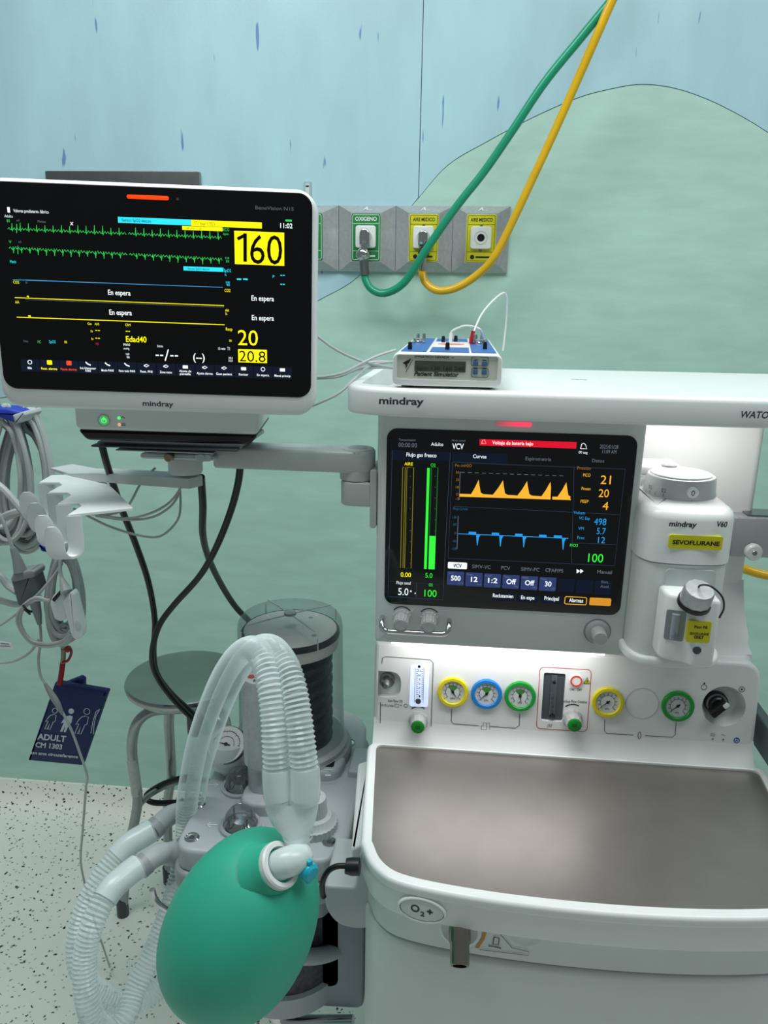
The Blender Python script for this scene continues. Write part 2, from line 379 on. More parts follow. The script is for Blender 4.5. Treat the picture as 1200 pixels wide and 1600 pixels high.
# ================================================================== GAS OUTLETS
GREENL = mat('green_label', (18, 128, 62), .45, var=.03); YELL = mat('yellow_label', (205, 202, 22), .45, var=.03)
OUTW = mat('outlet_white', (226, 230, 228), .4, var=.01)
edges = [FW_.uv(x, 373)[0] for x in (441.5, 530, 618.5, 707, 795)]
zt, zb = FW_.uv(650, 322)[1], FW_.uv(650, 425.5)[1]
labels = ['grey gas outlet with green plate half hidden behind the monitor', 'gas outlet with green OXIGENO plate and the green hose plugged in',
          'gas outlet with yellow AIRE MEDICO plate and the yellow hose plugged in', 'unused gas outlet with yellow AIRE MEDICO plate, right end of the row']
def aura(i): return (GREENL, 'OXIGENO', WINK) if i < 2 else (YELL, 'AIRE MEDICO', INK)
for i in range(4):
    x0, x1 = edges[i]+.0005, edges[i+1]-.0005; cx = (x0+x1)/2; w = x1-x0
    t = thing('gas_outlet', labels[i], 'gas outlet', (cx, WY, zb), 'gas outlets on the wall')
    H = .030; iu0, iu1 = cx-.0355, cx+.0355; iv0, iv1 = zb+.021, zt-.018
    q = [[(x0, zb), (x1, zb), (x1, zt), (x0, zt)], [(x0, zb), (x1, zb), (x1, zt), (x0, zt)], [(iu0, iv0), (iu1, iv0), (iu1, iv1), (iu0, iv1)]]
    m = MB(); m.loops([[FW_.w(u, v, n) for u, v in l] for l, n in zip(q, (0, .006, H))]); obj('housing', m, ALU, t, smooth=10)
    P, name, ink = aura(i)
    pu, pv0, pv1 = .0335, iv0+.002, iv1-.002
    m = MB(); m.box(FW_, cx-pu, cx+pu, pv0, pv1, H, H+.0015, r=.004, bev=.0005); pl = obj('label_plate', m, P, t)
    m = MB(); bd = rrect(cx-pu+.0028, cx+pu-.0028, pv0+.0028, pv1-.0028, .003)
    m.line(FW_, bd+bd[:1], .0009, H+.0018)
    for vv in (pv1-.022, pv0+.022): m.line(FW_, [(cx-pu+.003, vv), (cx+pu-.003, vv)], .0008, H+.0018)
    obj('border_line', m, ink, pl, flat=True)
    m = MB(); vs, fs, wd = glyphs(name, .02); k = .050/wd
    m.add([FW_.w(cx-.025+a*k, pv1-.0155+b*(.0085 if i < 2 else .0075)/.7, H+.0019) for a, b in vs], fs)
    obj('lettering', m, ink, pl, flat=True)
    m = MB(); m.lathe(FW_, cx-.018, pv0+.011, [(.005, H+.0016), (.005, H+.0021)], 16); m.box(FW_, cx-.010, cx+.022, pv0+.009, pv0+.013, H+.0016, H+.0020); obj('maker_mark', m, ink, pl)
    for vv in (pv1-.026, pv0+.026):
        m = MB(); m.lathe(FW_, cx, vv, [(.0035, H+.0014), (.0035, H+.002), (.0025, H+.003)], 14); obj('screw', m, STEEL, t)
    sc_ = (pv0+pv1)/2+.001; sq = rrect(cx-.0235, cx+.0235, sc_-.0245, sc_+.0245, .006)
    m = MB(); m.prism(FW_, sq, H+.0015, H+.0085, bev=.002, holes=[ell(cx, sc_, .0085)]); so = obj('socket', m, OUTW, t)
    m = MB(); m.ring(FW_, cx, sc_, [(.0145, H+.0085), (.0145, H+.0092), (.0135, H+.0092), (.0135, H+.0085)]); obj('socket_ring', m, mat('ring_grey', (185, 190, 188), .4), so)
    m = MB(); m.lathe(FW_, cx, sc_, [(.0086, H+.0020), (.0086, H+.0035)], 20); obj('socket_bore', m, BLACK, so)
    m = MB(); Fa = Frame(FW_.w(cx, zt, .006), (1, 0, 0), V3((0, -(H-.006), iv1-zt)).normalized()*-1, V3((0, -(zt-iv1), (H-.006))).normalized())
    vs, fs, wd = glyphs('A', .01); m.add([Fa.w(-.009+(a+.25*b)*.018, -.021+b*.020, .0012) for a, b in vs], fs)
    m.line(Fa, [(.004, -.019), (.014, -.020)], .0012, .0012)
    obj('maker_letter', m, WINK, t, flat=True)

# hoses
def hose(name, label, mt, path, r, con):
    t = thing(name, label, 'hose', YP(*path[-1]) if False else PX([path[0]])[0])
    pts, _ = resample(cr(PX(path), 10), .01)
    m = MB(); m.tube(pts, r, 14); obj('tube', m, mt, t); con(t); return t
HG = mat('green_hose', (16, 148, 112), .32, var=.04, coat=.2); HY = mat('yellow_hose', (226, 178, 18), .32, var=.04, coat=.2)
oc1, oc2 = (edges[1]+edges[2])/2, (edges[2]+edges[3])/2; so_z = (zb+.021+.002+zt-.018-.002)/2+.001
def con1(t):
    F = front(WY-.0385)
    m = MB(); m.prism(F, roundpoly([(oc1-.012, so_z-.020), (oc1+.012, so_z-.020), (oc1+.012, so_z+.008), (oc1+.006, so_z+.017), (oc1-.006, so_z+.017), (oc1-.012, so_z+.008)], .004), 0, .022, bev=.004); obj('plug', m, CHROME, t)
    m = MB(); m.tube([F.w(oc1, so_z-.012, .014), F.w(oc1-.001, so_z-.030, .014)], .0085, 14); obj('collar', m, CHROME, t)
    fr = axis(F.w(oc1-.004, so_z-.040, .014), (-.2, -1, .1)); m = MB(); m.lathe(fr, 0, 0, [(.009, -.012), (.014, -.008), (.0145, .006), (.011, .011), (.005, .013)], 24, mod=lambda k: 1+.05*(int(k*24) % 2)); obj('knurled_nut', m, CHROME, t)
    a, b = YP(568.5, 404, WY-.052), YP(570, 430, WY-.052); m = MB(); m.tube([a, a.lerp(b, .5), b], .0105, 14); obj('ferrule', m, STEEL, t)
def con2(t):
    F = front(WY-.0385)
    m = MB(); m.prism(F, roundpoly([(oc2-.011, so_z-.020), (oc2+.011, so_z-.020), (oc2+.011, so_z+.008), (oc2+.005, so_z+.015), (oc2-.005, so_z+.015), (oc2-.011, so_z+.008)], .004), 0, .018, bev=.004); obj('plug', m, CHROME, t)
    c = YP(662, 395, WY-.05); m = MB(); m.lathe(axis(c, (0, -1, .1)), 0, 0, [(.009, -.014), (.0125, -.010), (.0125, .006), (.010, .010), (.004, .011)], 24); obj('knob', m, BLACK, t)
    a, b = YP(661, 402, WY-.05), YP(660, 422, WY-.05); m = MB(); m.tube([a, a.lerp(b, .5), b], .0085, 14); obj('ferrule', m, CHROME, t)
hose('oxygen_hose', 'green oxygen hose looping from the wall outlet up to the ceiling', HG, [(570, 424, 1.85), (571, 437, 1.848), (582, 453, 1.842), (603, 458, 1.835), (632, 441, 1.825), (662, 396, 1.81), (690, 355, 1.80), (720, 314, 1.79), (758, 266, 1.78), (800, 205, 1.765), (850, 130, 1.75), (905, 62, 1.735), (956, 0, 1.72), (1010, -66, 1.71), (1100, -180, 1.70)], .0088, con1)
hose('air_hose', 'yellow medical air hose looping from the wall outlet up to the ceiling', HY, [(660, 414, 1.855), (660, 428, 1.852), (666, 443, 1.845), (684, 454, 1.835), (712, 450, 1.825), (745, 430, 1.815), (772, 402, 1.80), (800, 348, 1.79), (830, 284, 1.775), (862, 215, 1.76), (900, 130, 1.74), (935, 50, 1.715), (957, 0, 1.705), (990, -66, 1.69), (1050, -180, 1.68)], .0088, con2)
F = None
m = MB(); m.tube(resample(cr(PX([(1120, 876, 1.45), (1166, 890, 1.45), (1200, 899, 1.44), (1290, 912, 1.42)]), 8), .01)[0], .0088, 12)
tag(obj('air_hose', m, HY), 'short yellow hose running out from behind the side rail knob', 'hose')

# ================================================================== PATIENT MONITOR
RM = Matrix.Rotation(.12, 3, 'Z') @ Matrix.Rotation(.024, 3, 'X') @ Matrix.Rotation(.019, 3, 'Y')
M = Frame((-.377, .95, 1.479), RM @ V3((1, 0, 0)), RM @ V3((0, 0, 1)), RM @ V3((0, -1, 0)))
gr, gt = M.uv(487, 470)[0], M.uv(240, 292)[1]; gb = (M.uv(20, 607)[1]+M.uv(470, 622)[1])/2
hr, ht = M.uv(494, 470)[0], M.uv(240, 286)[1]; hb = (M.uv(60, 637)[1]+M.uv(440, 651)[1])/2
mon = thing('patient_monitor', 'white framed patient monitor with lit waveforms on a wide black screen', 'monitor', M.w(0, hb-.05, -.04))
m = MB(); m.prism(M, rrect(-hr, hr, hb, ht, .026, 8), -.050, -.001, bev=.007, bback=.016); hs = obj('housing', m, WHITE, mon)
m = MB(); m.prism(M, rrect(-gr, gr, gb, gt, .017, 8), -.004, 0, bev=.0012); scr = obj('screen', m, GLASSM, mon)
m = MB(); m.txt(M, 'mindray', 223, 634, 48, 8, n=-.0008, bold=.022); obj('brand_lettering', m, PRINT, hs, flat=True)
m = MB(); a, b = M.uv(198, 304), M.uv(264, 313); m.box(M, a[0], b[0], b[1], a[1], -.001, .0012, r=.0028, bev=.0006); obj('alarm_light', m, glow('alarm', (235, 62, 20), 1.1), mon)
m = MB(); m.lathe(M, *M.uv(277.5, 311), [(.0018, -.001), (.0018, .0006)], 14); obj('light_sensor', m, DARKG, mon)
m = MB(); m.txt(M, 'BeneVision N15', 399, 327, 60, 5.6, bold=.012); obj('model_lettering', m, mat('grey_ink', (120, 124, 128), .6), scr, flat=True)
# base module
b0, b1 = M.uv(117, 646, -.02), M.uv(404, 655, -.02); bz = M.uv(200, 690, -.02)[1]
m = MB(); m.prism(M, rrect(b0[0], b1[0], bz+.014, hb+.02, .008), -.16, -.018, bev=.005, bback=.01); bs = obj('base_module', m, OFFW, mon)
m = MB(); m.prism(M, roundpoly([(b0[0]+.012, bz), (b1[0]-.012, bz), (b1[0]-.001, bz+.0145), (b0[0]+.001, bz+.0145)], .006), -.158, -.020, bev=.004); obj('base_trim', m, BLACK, mon)
m = MB(); pu, pv = M.uv(162.5, 657, -.018); m.ring(M, pu, pv, [(.0078, -.018), (.0078, -.0165), (.0070, -.0165), (.0070, -.018)], 28); pb = obj('power_button', m, GREYP, mon)
m = MB(); m.ring(M, pu, pv, [(.0035, -.0178), (.0035, -.0172), (.0026, -.0172), (.0026, -.0178)], 20); m.box(M, pu-.0006, pu+.0006, pv, pv+.0045, -.0178, -.0171); obj('power_symbol', m, glow('power', (70, 230, 100), 1.2), pb)
m = MB(); m.lathe(M, pu, pv, [(.0069, -.0181), (.0069, -.01775)], 24); obj('button_face', m, glow('powerface', (120, 190, 140), .35), pb)
m = MB(); m.lathe(M, *M.uv(186, 653, -.018), [(.0022, -.018), (.0022, -.0175)], 12); obj('status_led', m, glow('ledg', (80, 235, 110)), mon)
m = MB(); m.lathe(M, *M.uv(186.5, 663.5, -.018), [(.0022, -.018), (.0022, -.0175)], 12); obj('status_led', m, glow('ledo', (235, 170, 130), .8), mon)
m = MB(); m.pline(M, [(189, 652.5), (192, 651.5), (195, 653.5)], 1.0, n=-.0172); m.pline(M, [(190, 662), (195.5, 662.3), (195.5, 665), (190, 664.7), (190, 662)], .9, n=-.0172); obj('status_symbol', m, PRINT, bs, flat=True)

# screen content
N0, N1, N2 = .0004, .0007, .0010
def scrpart(name, par, F, mt, items, **k):
    m = MB()
    for it in items:
        kind, a = it[0], it[1:]
        if kind == 't': m.txt(F, *a, n=N2, bold=0.0)
        elif kind == 'c': m.ctxt(F, *a, n=N2, bold=.012)
        elif kind == 'n': m.txt(F, *a, n=N2, bold=0.0)
        elif kind == 'b': m.txt(F, *a, n=N2, bold=.012)
        elif kind == 'r': m.prect(F, *a, n=N1)
        elif kind == 'R': m.prect(F, *a, n=N1, r=.0012)
        elif kind == 'p': m.prect(F, *a, n=N0, r=.0012)
        elif kind == 'L': m.pline(F, a[0], a[1], n=N2)
        elif kind == 'l': m.pline(F, a[0], a[1], n=N1)
    return obj(name, m, mt, par, flat=True, **k)
def ecg(x0, y0, x1, y1, n, amp, dip, gap=None):
    pts = []
    for i in range(n):
        for t, d in ((0, 0), (.16, -2.6), (.30, .5), (.40, 0), (.44, dip*.3), (.50, -amp), (.57, dip), (.64, 0), (.80, -3.2), (.93, .5)):
            k = (i+t)/n; a = random.uniform(.75, 1.1) if abs(d) > 3 else 1
            pts.append((x0+(x1-x0)*k, y0+(y1-y0)*k+d*a))
    return pts
w1 = ecg(12, 358, 347, 372, 26, 11, 3); w2 = ecg(14, 388, 348, 406, 26, 3, 8)
cut = int(len(w1)*.555)
scrpart('ecg_waveform', scr, M, E_G, [('l', w1[:cut], .85), ('l', w1[cut+3:], .85), ('l', w2[:cut], .85), ('l', w2[cut+3:], .85), ('l', [(26, 350), (26, 364)], 1), ('l', [(28, 384), (28, 397)], 1)])
scrpart('green_text', scr, M, E_G, [('t', 'II', 11, 347, 4, 4.5), ('t', 'V', 14, 380, 4, 4.5), ('t', 'ECG', 349, 361, 9, 5), ('t', 'bpm', 349, 367, 8, 3.5), ('t', '120', 352, 405, 6, 3.5), ('t', '50', 353, 410, 5, 3.5), ('t', 'FC', 59, 536, 5, 4), ('r', 446, 343, 456, 346)])
scrpart('cyan_text', scr, M, E_C, [('t', 'Pleth', 16, 411, 9, 4.5), ('t', 'SpO2', 350, 425, 11, 5), ('t', '%', 351, 431, 3, 3), ('t', '100', 353, 443, 6, 3.5), ('t', '90', 354, 447, 5, 3.5), ('r', 370, 435, 377, 437.5), ('r', 380, 435, 387, 437.5), ('r', 438, 429.5, 441, 431), ('r', 442, 429.5, 445, 431), ('r', 438, 443.5, 441, 445), ('r', 442, 443.5, 445, 445), ('t', 'P', 426, 434, 3, 4), ('t', 'SpO2', 77, 536, 10, 4.5)])
scrpart('pleth_baseline', scr, M, E_B, [('l', [(20, 437), (348, 449)], 1.0)])
for mt_, it_ in ((E_C, (184, 338.7, 298, 348)), (E_C, (286.5, 416, 349, 422.6)), (E_Y, (298.5, 343.4, 409, 352.8)), (E_Y, (284.5, 353, 347.5, 359))):
    scrpart('alarm_banner', scr, M, mt_, [('r',)+it_])
for it_ in (('t', '!Sensor SpO2 descon', 190, 346, 46, 5), ('t', '!!T1 baja < 35.0', 303, 351.5, 33, 5.5), ('t', '160 arrit > 120', 291, 358, 24, 3.2), ('t', '!Sensor SpO2 descon', 293, 421.2, 34, 3.6)):
    scrpart('banner_text', scr, M, E_BLK, [it_])
scrpart('heart_rate_box', scr, M, E_Y, [('r', 366, 360.5, 444, 412.5)])
scrpart('heart_rate_digits', scr, M, E_BLK, [('L', [(383, 409), (383, 364.5)], 5.5), ('L', [(383.5, 367), (371, 373.5)], 5), ('n', '60', 391, 411.5, 50, 46)])
scrpart('temperature_box', scr, M, E_Y, [('r', 372, 545.3, 417, 566)])
scrpart('temperature_digits', scr, M, E_BLK, [('n', '20.8', 374, 564.5, 41, 17)])
scrpart('yellow_text', scr, M, E_Y, [('t', 'CO2', 21, 443, 9, 4.5), ('t', 'CO2', 351, 456, 9, 4.8), ('t', 'AA', 24, 474, 6, 4.5), ('t', 'AA', 352, 487, 6, 4.5), ('t', '%', 352, 492, 3, 3.5), ('t', 'Resp', 353, 516.5, 10, 5), ('t', 'Gas', 137, 507.5, 6, 3.8), ('t', 'AA%', 148, 508, 7, 3.8), ('t', 'CAM', 196, 509.5, 8, 4), ('r', 149, 515.6, 152, 516.8), ('r', 153, 515.8, 156, 517), ('r', 149, 527.8, 152, 529), ('r', 153, 528, 156, 529.2), ('r', 196.5, 517, 199.5, 518.2), ('r', 200.5, 517.2, 203, 518.4), ('t', 'Et', 142, 519, 3, 3.4), ('t', 'In', 143, 531, 3, 3.4), ('t', 'FR', 101, 536.5, 4, 4), ('t', '30', 358, 534, 4, 3.4), ('b', 'Edad40', 197, 534, 32, 9), ('n', '20', 372, 539, 31, 24)])
scrpart('gas_baseline', scr, M, E_Y, [('l', [(23, 465), (350, 477.5)], 1.0), ('l', [(26, 495.5), (351, 507.5)], 1.2), ('l', [(42, 463), (45, 463.2)], 2), ('l', [(44, 493.5), (48, 493.8)], 2)])
scrpart('red_text', scr, M, E_RED, [('t', 'FS', 150, 539, 4, 3.6)])
scrpart('white_text', scr, M, E_W, [('t', 'Valores predeterm. fábrica', 21, 331.5, 55, 5.2), ('t', 'Adulto', 7, 339.5, 13, 4.2), ('b', '11:02', 438, 356, 19, 7.5), ('b', 'En espera', 169, 460.5, 35, 8), ('b', 'En espera', 171, 491.5, 35, 8), ('b', 'En espera', 393, 469.5, 35, 8), ('b', 'En espera', 393.5, 500, 34.5, 8), ('r', 243, 554, 248, 556), ('r', 250, 554.2, 255, 556.2), ('l', [(258, 564), (263, 546)], 1.8), ('r', 266, 554.8, 271, 556.8), ('r', 273, 555, 278, 557), ('b', '(--)', 302, 563, 18, 11), ('t', 'Inicio', 246, 542.5, 8.5, 4), ('t', 'PANI', 193, 540.5, 10, 4.2), ('t', 'mmHg', 193, 546, 9, 3.2), ('t', '160', 197, 555, 5, 3.6), ('t', '90', 198, 560, 4.5, 3.6), ('t', '15 min', 341, 546.5, 11, 4), ('t', 'T1', 355, 547, 4, 5), ('t', '39.0', 357, 561, 6.5, 3.4), ('t', '35.0', 357, 565, 6.5, 3.4), ('l', [(110, 347), (114, 352)], 1), ('l', [(114, 347), (110, 352)], 1), ('r', 11, 323.5, 15, 332)])
scrpart('dim_text', scr, M, E_DIM, [('t', 'Primera', 37, 534.5, 7, 3.4), ('t', 'Monitor', 59, 347.5, 13, 3.6), ('t', 'x1', 26, 346, 4, 3.6), ('t', 'x1', 29, 379.5, 4, 3.6), ('t', '50', 40, 443, 3, 3), ('l', [(40, 468), (350, 480)], .5), ('l', [(40, 437), (348, 449)], .5)])
names = [('Más',), ('Rest. alarma',), ('Pausa alarma',), ('Ini./detener', 'PANI'), ('Modo PANI',), ('Parar todo PANI',), ('Rest. PNI',), ('Zona manu',), ('Ajuste de', 'pantalla'), ('Ajuste alarma',), ('Gest pacient',), ('Revisar',), ('En espera',), ('Menú princip',)]
for i, nm in enumerate(names):
    xa = 32+30.35*i; xb = xa+29.4; yt = 560.5+.0305*(xa-32)+.3; mc = E_Y if i == 1 else (glow('alarmred', (225, 70, 40)) if i == 2 else E_W)
    btn = scrpart('menu_button', scr, M, E_PAN, [('p', xa, yt, xb, yt+19)])
    m = MB(); xm = (xa+xb)/2; wmax = min(25, 2.1*max(len(s) for s in nm))
    for j, s in enumerate(nm):
        m.ctxt(M, s, xm, yt+(15.6 if len(nm) == 1 else 13.0)+4.4*j, wmax*len(s)/max(len(q) for q in nm), 3.5, n=N2, bold=.015)
    if i in (0, 12): m.ring(M, *M.uv(xm, yt+5, N1), [(.0028, N1), (.0028, N1+.0003), (.0020, N1+.0003), (.0020, N1)], 16)
    elif i in (8, 11, 13): m.prect(M, xm-4, yt+2.6, xm+4, yt+7.5, n=N1)
    elif i in (1, 2): m.prect(M, xm-4, yt+1, xm+4, yt+8, n=N1, r=.001)
    elif i in (3, 4, 5): m.pline(M, [(xm-4, yt+2), (xm-1, yt+5), (xm+4, yt+7)], 2, n=N1)
    else: m.pline(M, [(xm-4, yt+5), (xm, yt+3), (xm+4, yt+5), (xm, yt+7), (xm-4, yt+5)], 1.3, n=N1)
    obj('menu_label', m, mc, mon if False else scr, flat=True)
# ================================================================== ANAESTHESIA MACHINE
am = thing('anaesthesia_machine', 'white anaesthesia machine with lit ventilator screen, gauges and steel worktop', 'machine', (.17, 1.05, 0))
SZ = 1.372                                   # shelf top
TS = top(0)
# --- shelf
so_ = roundpoly([(-.146, .990), (-.085, .966), (.16, .958), (.52, .962), (.60, 1.02), (.60, 1.33), (-.10, 1.31), (-.138, 1.27)], [.045, .05, .2, .05, .03, .05, .06, .05], 7)
pk = roundpoly([(-.128, 1.012), (-.072, 1.0), (-.072, 1.27), (-.118, 1.27)], [.02, .008, .02, .03], 5)
m = MB(); m.prism(TS, so_, SZ-.036, SZ, bev=.007, bback=.004, holes=[pk], hdepth=SZ-.028)
m.flat(TS, pk, SZ-.0275); shelf = obj('top_shelf', m, WHITE, am)
m = MB(); m.prism(TS, rrect(-.064, -.058, 1.0, 1.28, .002), SZ-.001, SZ+.003, bev=.0015)
gv = roundpoly([(-.055, .985), (.47, .985), (.47, 1.28), (-.055, 1.28)], .02)
obj('shelf_rib', m, WHITE, shelf)
FS = front(.965)
m = MB(); a = FS.uv(1040, 655); b = FS.uv(1056, 665)
m.prism(FS, roundpoly([(a[0], SZ-.03), (a[0], a[1]+.001), (b[0], b[1]), (.56, b[1]), (.56, SZ-.03)], [0, .01, .01, .004, 0]), -.04, -.001); obj('shelf_apron', m, WHITE, am)
FS2 = front(.9595)
m = MB(); m.txt(front(.9625), 'mindray', 592, 631, 70, 11, n=.002, bold=.032); obj('brand_lettering', m, PRINT, shelf, flat=True)
m = MB(); m.txt(front(.9580), 'WATO', 1155, 652.5, 45, 10.5, n=.002, bold=.025, shear=.2); obj('model_lettering', m, PRINT, shelf, flat=True)
m = MB(); 
for x, y, w in ((894, 590.5, 12), (907, 590.8, 12)): m.txt(top(SZ+.0002), '~', x, y+3, w, 3, n=.0004)
obj('faint_mark', m, LPRINT, shelf, flat=True)
# --- column and cove
m = MB(); m.prism(TS, rrect(-.085, .447, 1.15, 1.31, .012), .97, SZ-.034); 
N_ = 8; L = []
for x in (.447, -.085):
    pr_ = [(1.152, 1.075)]+[(1.150-.075*math.sin(PI/2*k/N_)**1.0*(k/N_)**.6, .99+.085*(1-math.sin(PI/2*k/N_))) for k in range(1, N_+1)]+[(1.07, .989), (1.07, .95), (1.152, .95)]
    L.append([V3((x if y > 1.1 else x+(-.004 if x > 0 else .0), y, z)) for y, z in pr_])
m.loops(L); obj('back_column', m, WHITE, am)
# --- display unit
D = front(1.0)
m = MB(); m.prism(D, rrect(-.103, .2425, 1.008, SZ-.030, .006), -.125, 0, bev=.006, bback=.006); du = obj('display_unit', m, OFFW, am)
m = MB(); m.prism(D, rrect(-.0905, .2325, 1.0685, 1.3165, .014, 8), -.002, .0015, bev=.001); sg = obj('ventilator_screen', m, GLASSB, am)
S = front(.9985)
m = MB(); a, b = D.uv(773, 658), D.uv(831, 667); m.box(D, a[0], b[0], b[1], a[1], -.002, .0014, r=.0035, bev=.0007)
al = bpy.data.materials.new('alarm_light_bar'); al.use_nodes = True; nt = al.node_tree; bb = nt.nodes['Principled BSDF']
gn = nt.nodes.new('ShaderNodeTexCoord'); sx = nt.nodes.new('ShaderNodeSeparateXYZ'); rp = nt.nodes.new('ShaderNodeValToRGB')
rp.color_ramp.elements[0].position = .05; rp.color_ramp.elements[0].color = (*lin((120, 80, 85)), 1); rp.color_ramp.elements[1].position = .6; rp.color_ramp.elements[1].color = (*lin((245, 60, 95)), 1)
nt.links.new(gn.outputs['Generated'], sx.inputs[0]); nt.links.new(sx.outputs[0], rp.inputs[0]); nt.links.new(rp.outputs[0], bb.inputs['Emission Color']); bb.inputs['Emission Strength'].default_value = 1.0; bb.inputs['Base Color'].default_value = (.4, .1, .12, 1)
obj('alarm_light', m, al, am)
# handle, knobs, encoder
h0, h1 = D.uv(598, 964), D.uv(702, 971); hz = D.uv(650, 988, .02)[1]
hp = [D.w(h0[0], h0[1], -.002), D.w(h0[0], h0[1], .012), D.w(h0[0]+.001, h0[1]-.006, .02), D.w(h0[0]+.006, hz+.001, .022), D.w(h0[0]+.02, hz, .022), D.w(h1[0]-.02, hz, .022), D.w(h1[0]-.006, hz+.001, .022), D.w(h1[0]-.001, h0[1]-.006, .02), D.w(h1[0], h0[1], .012), D.w(h1[0], h0[1], -.002)]
m = MB(); m.tube(cr(hp, 6), .0038, 12); obj('guard_handle', m, CHROME, am)
flute = lambda k: 1+.05*math.cos(k*2*PI*16)
KN = mat('knob_grey', (172, 177, 176), .35, var=.03)
for kx, ky in ((627, 970), (670, 973)):
    u, v = D.uv(kx, ky, .01)
    m = MB(); m.lathe(D, u, v, [(.013, -.001), (.0125, .004), (.0105, .005), (.0105, .021), (.0095, .024), (.0085, .0245)], 48, mod=flute); kb = obj('flow_knob', m, KN, am)
    m = MB(); m.lathe(D, u, v, [(.0084, .0243), (.0080, .0250)], 24); obj('knob_cap', m, ALU, kb)
    m = MB(); m.line(D, [(u+.0150*math.cos(t), v+.002+.0150*math.sin(t)) for t in [math.radians(40+x*10) for x in range(11)]], .0016, .0004); obj('turn_mark', m, PRINT, kb, flat=True)
u, v = D.uv(934, 988, .004); m = MB(); m.lathe(D, u, v, [(.0165, -.001), (.0165, .004), (.0145, .006), (.0105, .0065), (.0098, .024), (.0085, .026), (.006, .0262)], 36); obj('encoder_knob', m, KN, am)
m = MB(); m.lathe(D, u, v, [(.0185, -.0005), (.0185, .0008)], 36); obj('encoder_collar', m, MIDG, am)
# lamp strips under the shelf and under the display unit
LED = glow('led', (255, 246, 244), 2.5)
m = MB(); m.box(front(1.06), .26, .43, SZ-.041, SZ-.036, -.03, .02, r=.002); obj('shelf_lamp', m, LED, am)
lt = area('shelf_lamp_light', (.345, 1.06, SZ-.044), (.36, 1.14, 1.1), .16, .04, .16, (1, .95, .95))
m = MB(); m.box(front(1.03), -.08, .22, 1.004, 1.0075, -.008, .022, r=.001); obj('panel_lamp', m, LED, am)
lt2 = area('panel_lamp_light', (.07, 1.009-.008, 1.003), (.07, 1.0, .80), .29, .02, .16, (1, .97, .97))

# ventilator screen content
wave = []
bl = lambda x: 771.5+(x-718)*.031
tri = []
P_ = [(718, 736, 748, 752, 770), (770, 770, 786, 790, 808), (808, 808.5, 823.7, 828, 846), (846, 846, 860, 860, 860), (863, 871, 885, 889, 891)]
pm = MB()
for s, a, p, q, e in P_:
    top_ = [(s, bl(s)), (a, bl(a)), (a+(p-a)*.5, bl(a)-10), (p, bl(p)-23), (p+1, bl(p)-15)]
    if q > p: top_ += [(q-1, bl(q)-3), (q+3, bl(q)-.5), (e, bl(e))]
    else: top_ += [(p+.2, bl(p))]
    bot = [(x, bl(x)+4.5) for x, _ in top_][::-1]
    pm.flat(S, S.uvs(top_+bot, N1), N1)
obj('pressure_waveform', pm, E_O, sg, flat=True)
fb = lambda x: 834+(x-716)*.042
fm = MB(); fm.pline(S, [(716, fb(716)), (888, fb(888))], 1.1, n=N1)
for a, b, d in ((732, 744, 17), (768, 780, 17), (804.5, 816.5, 17), (842, 854, 0), (865, 878, 18)):
    fm.flat(S, S.uvs([(a, fb(a)), (a+.5, fb(a)-4), (b, fb(b)-4), (b, fb(b))], N1), N1)
    if d: fm.flat(S, S.uvs([(b, fb(b)), (b+7, fb(b)), (b+4, fb(b)+5), (b+2.2, fb(b)+d), (b+1.2, fb(b)+d)], N1), N1)
obj('flow_waveform', fm, E_B, sg, flat=True)
scrpart('screen_panel', sg, S, E_PAN, [('p', 612.5, 703, 703.5, 718)])
scrpart('screen_panel', sg, S, E_PAN, [('p', 707, 706.5, 793.5, 722)])
G_ = glow('frame_line', (48, 58, 76), .8)
scrpart('panel_outline', sg, S, G_, [('l', [(613, 703), (607, 908), (693, 913), (703.5, 707)], .9), ('l', [(607, 908), (606.5, 932), (692, 937), (693, 913)], .9), ('l', [(651, 911), (650, 934)], .9), ('l', [(707, 722), (793, 726), (977, 733), (960, 884), (700, 872), (707, 722)], .9), ('l', [(897, 730), (893, 881)], .8), ('l', [(709, 791), (968, 804)], .7), ('l', [(893, 848), (962, 851)], .7)])
scrpart('alarm_message_bar', sg, S, E_RED, [('r', 749.5, 686, 901.5, 696)])
scrpart('white_text', sg, S, E_W, [('t', 'Adulto', 673.5, 696.5, 19, 5.5), ('b', 'VCV', 706.5, 701.6, 18, 9), ('b', 'Voltaje de batería bajo', 769, 694, 64, 5.4), ('b', 'Flujo gas fresco', 635, 713, 47, 6), ('b', 'Curvas', 739, 715.5, 21, 5.6), ('t', '00 seg', 904, 708.5, 14, 4), ('l', [(752.5, 693), (754, 688), (757, 687), (759.5, 693.2), (752.5, 693)], .9), ('l', [(907, 701), (909, 694), (912, 692.5), (915, 695), (917, 701.3), (907, 701)], 1.1), ('t', 'Flujo total', 619.5, 912.5, 22, 4.6), ('t', '5.0', 622, 929.5, 16, 11), ('r', 641, 922.5, 643, 925), ('r', 648, 926, 649.5, 928), ('b', 'Reclutamien', 770, 933, 32, 5.8), ('b', 'En espe', 814, 936, 21, 5.8), ('b', 'Principal', 850.5, 937.5, 22.5, 6), ('b', 'Alarmas', 889, 940.5, 22, 6)])
m = MB()
for dx in (0, 5.5): m.flat(S, S.uvs([(901+dx, 889), (906.5+dx, 892.4), (901+dx, 896)], N1), N1)
obj('forward_arrows', m, E_W, sg, flat=True)
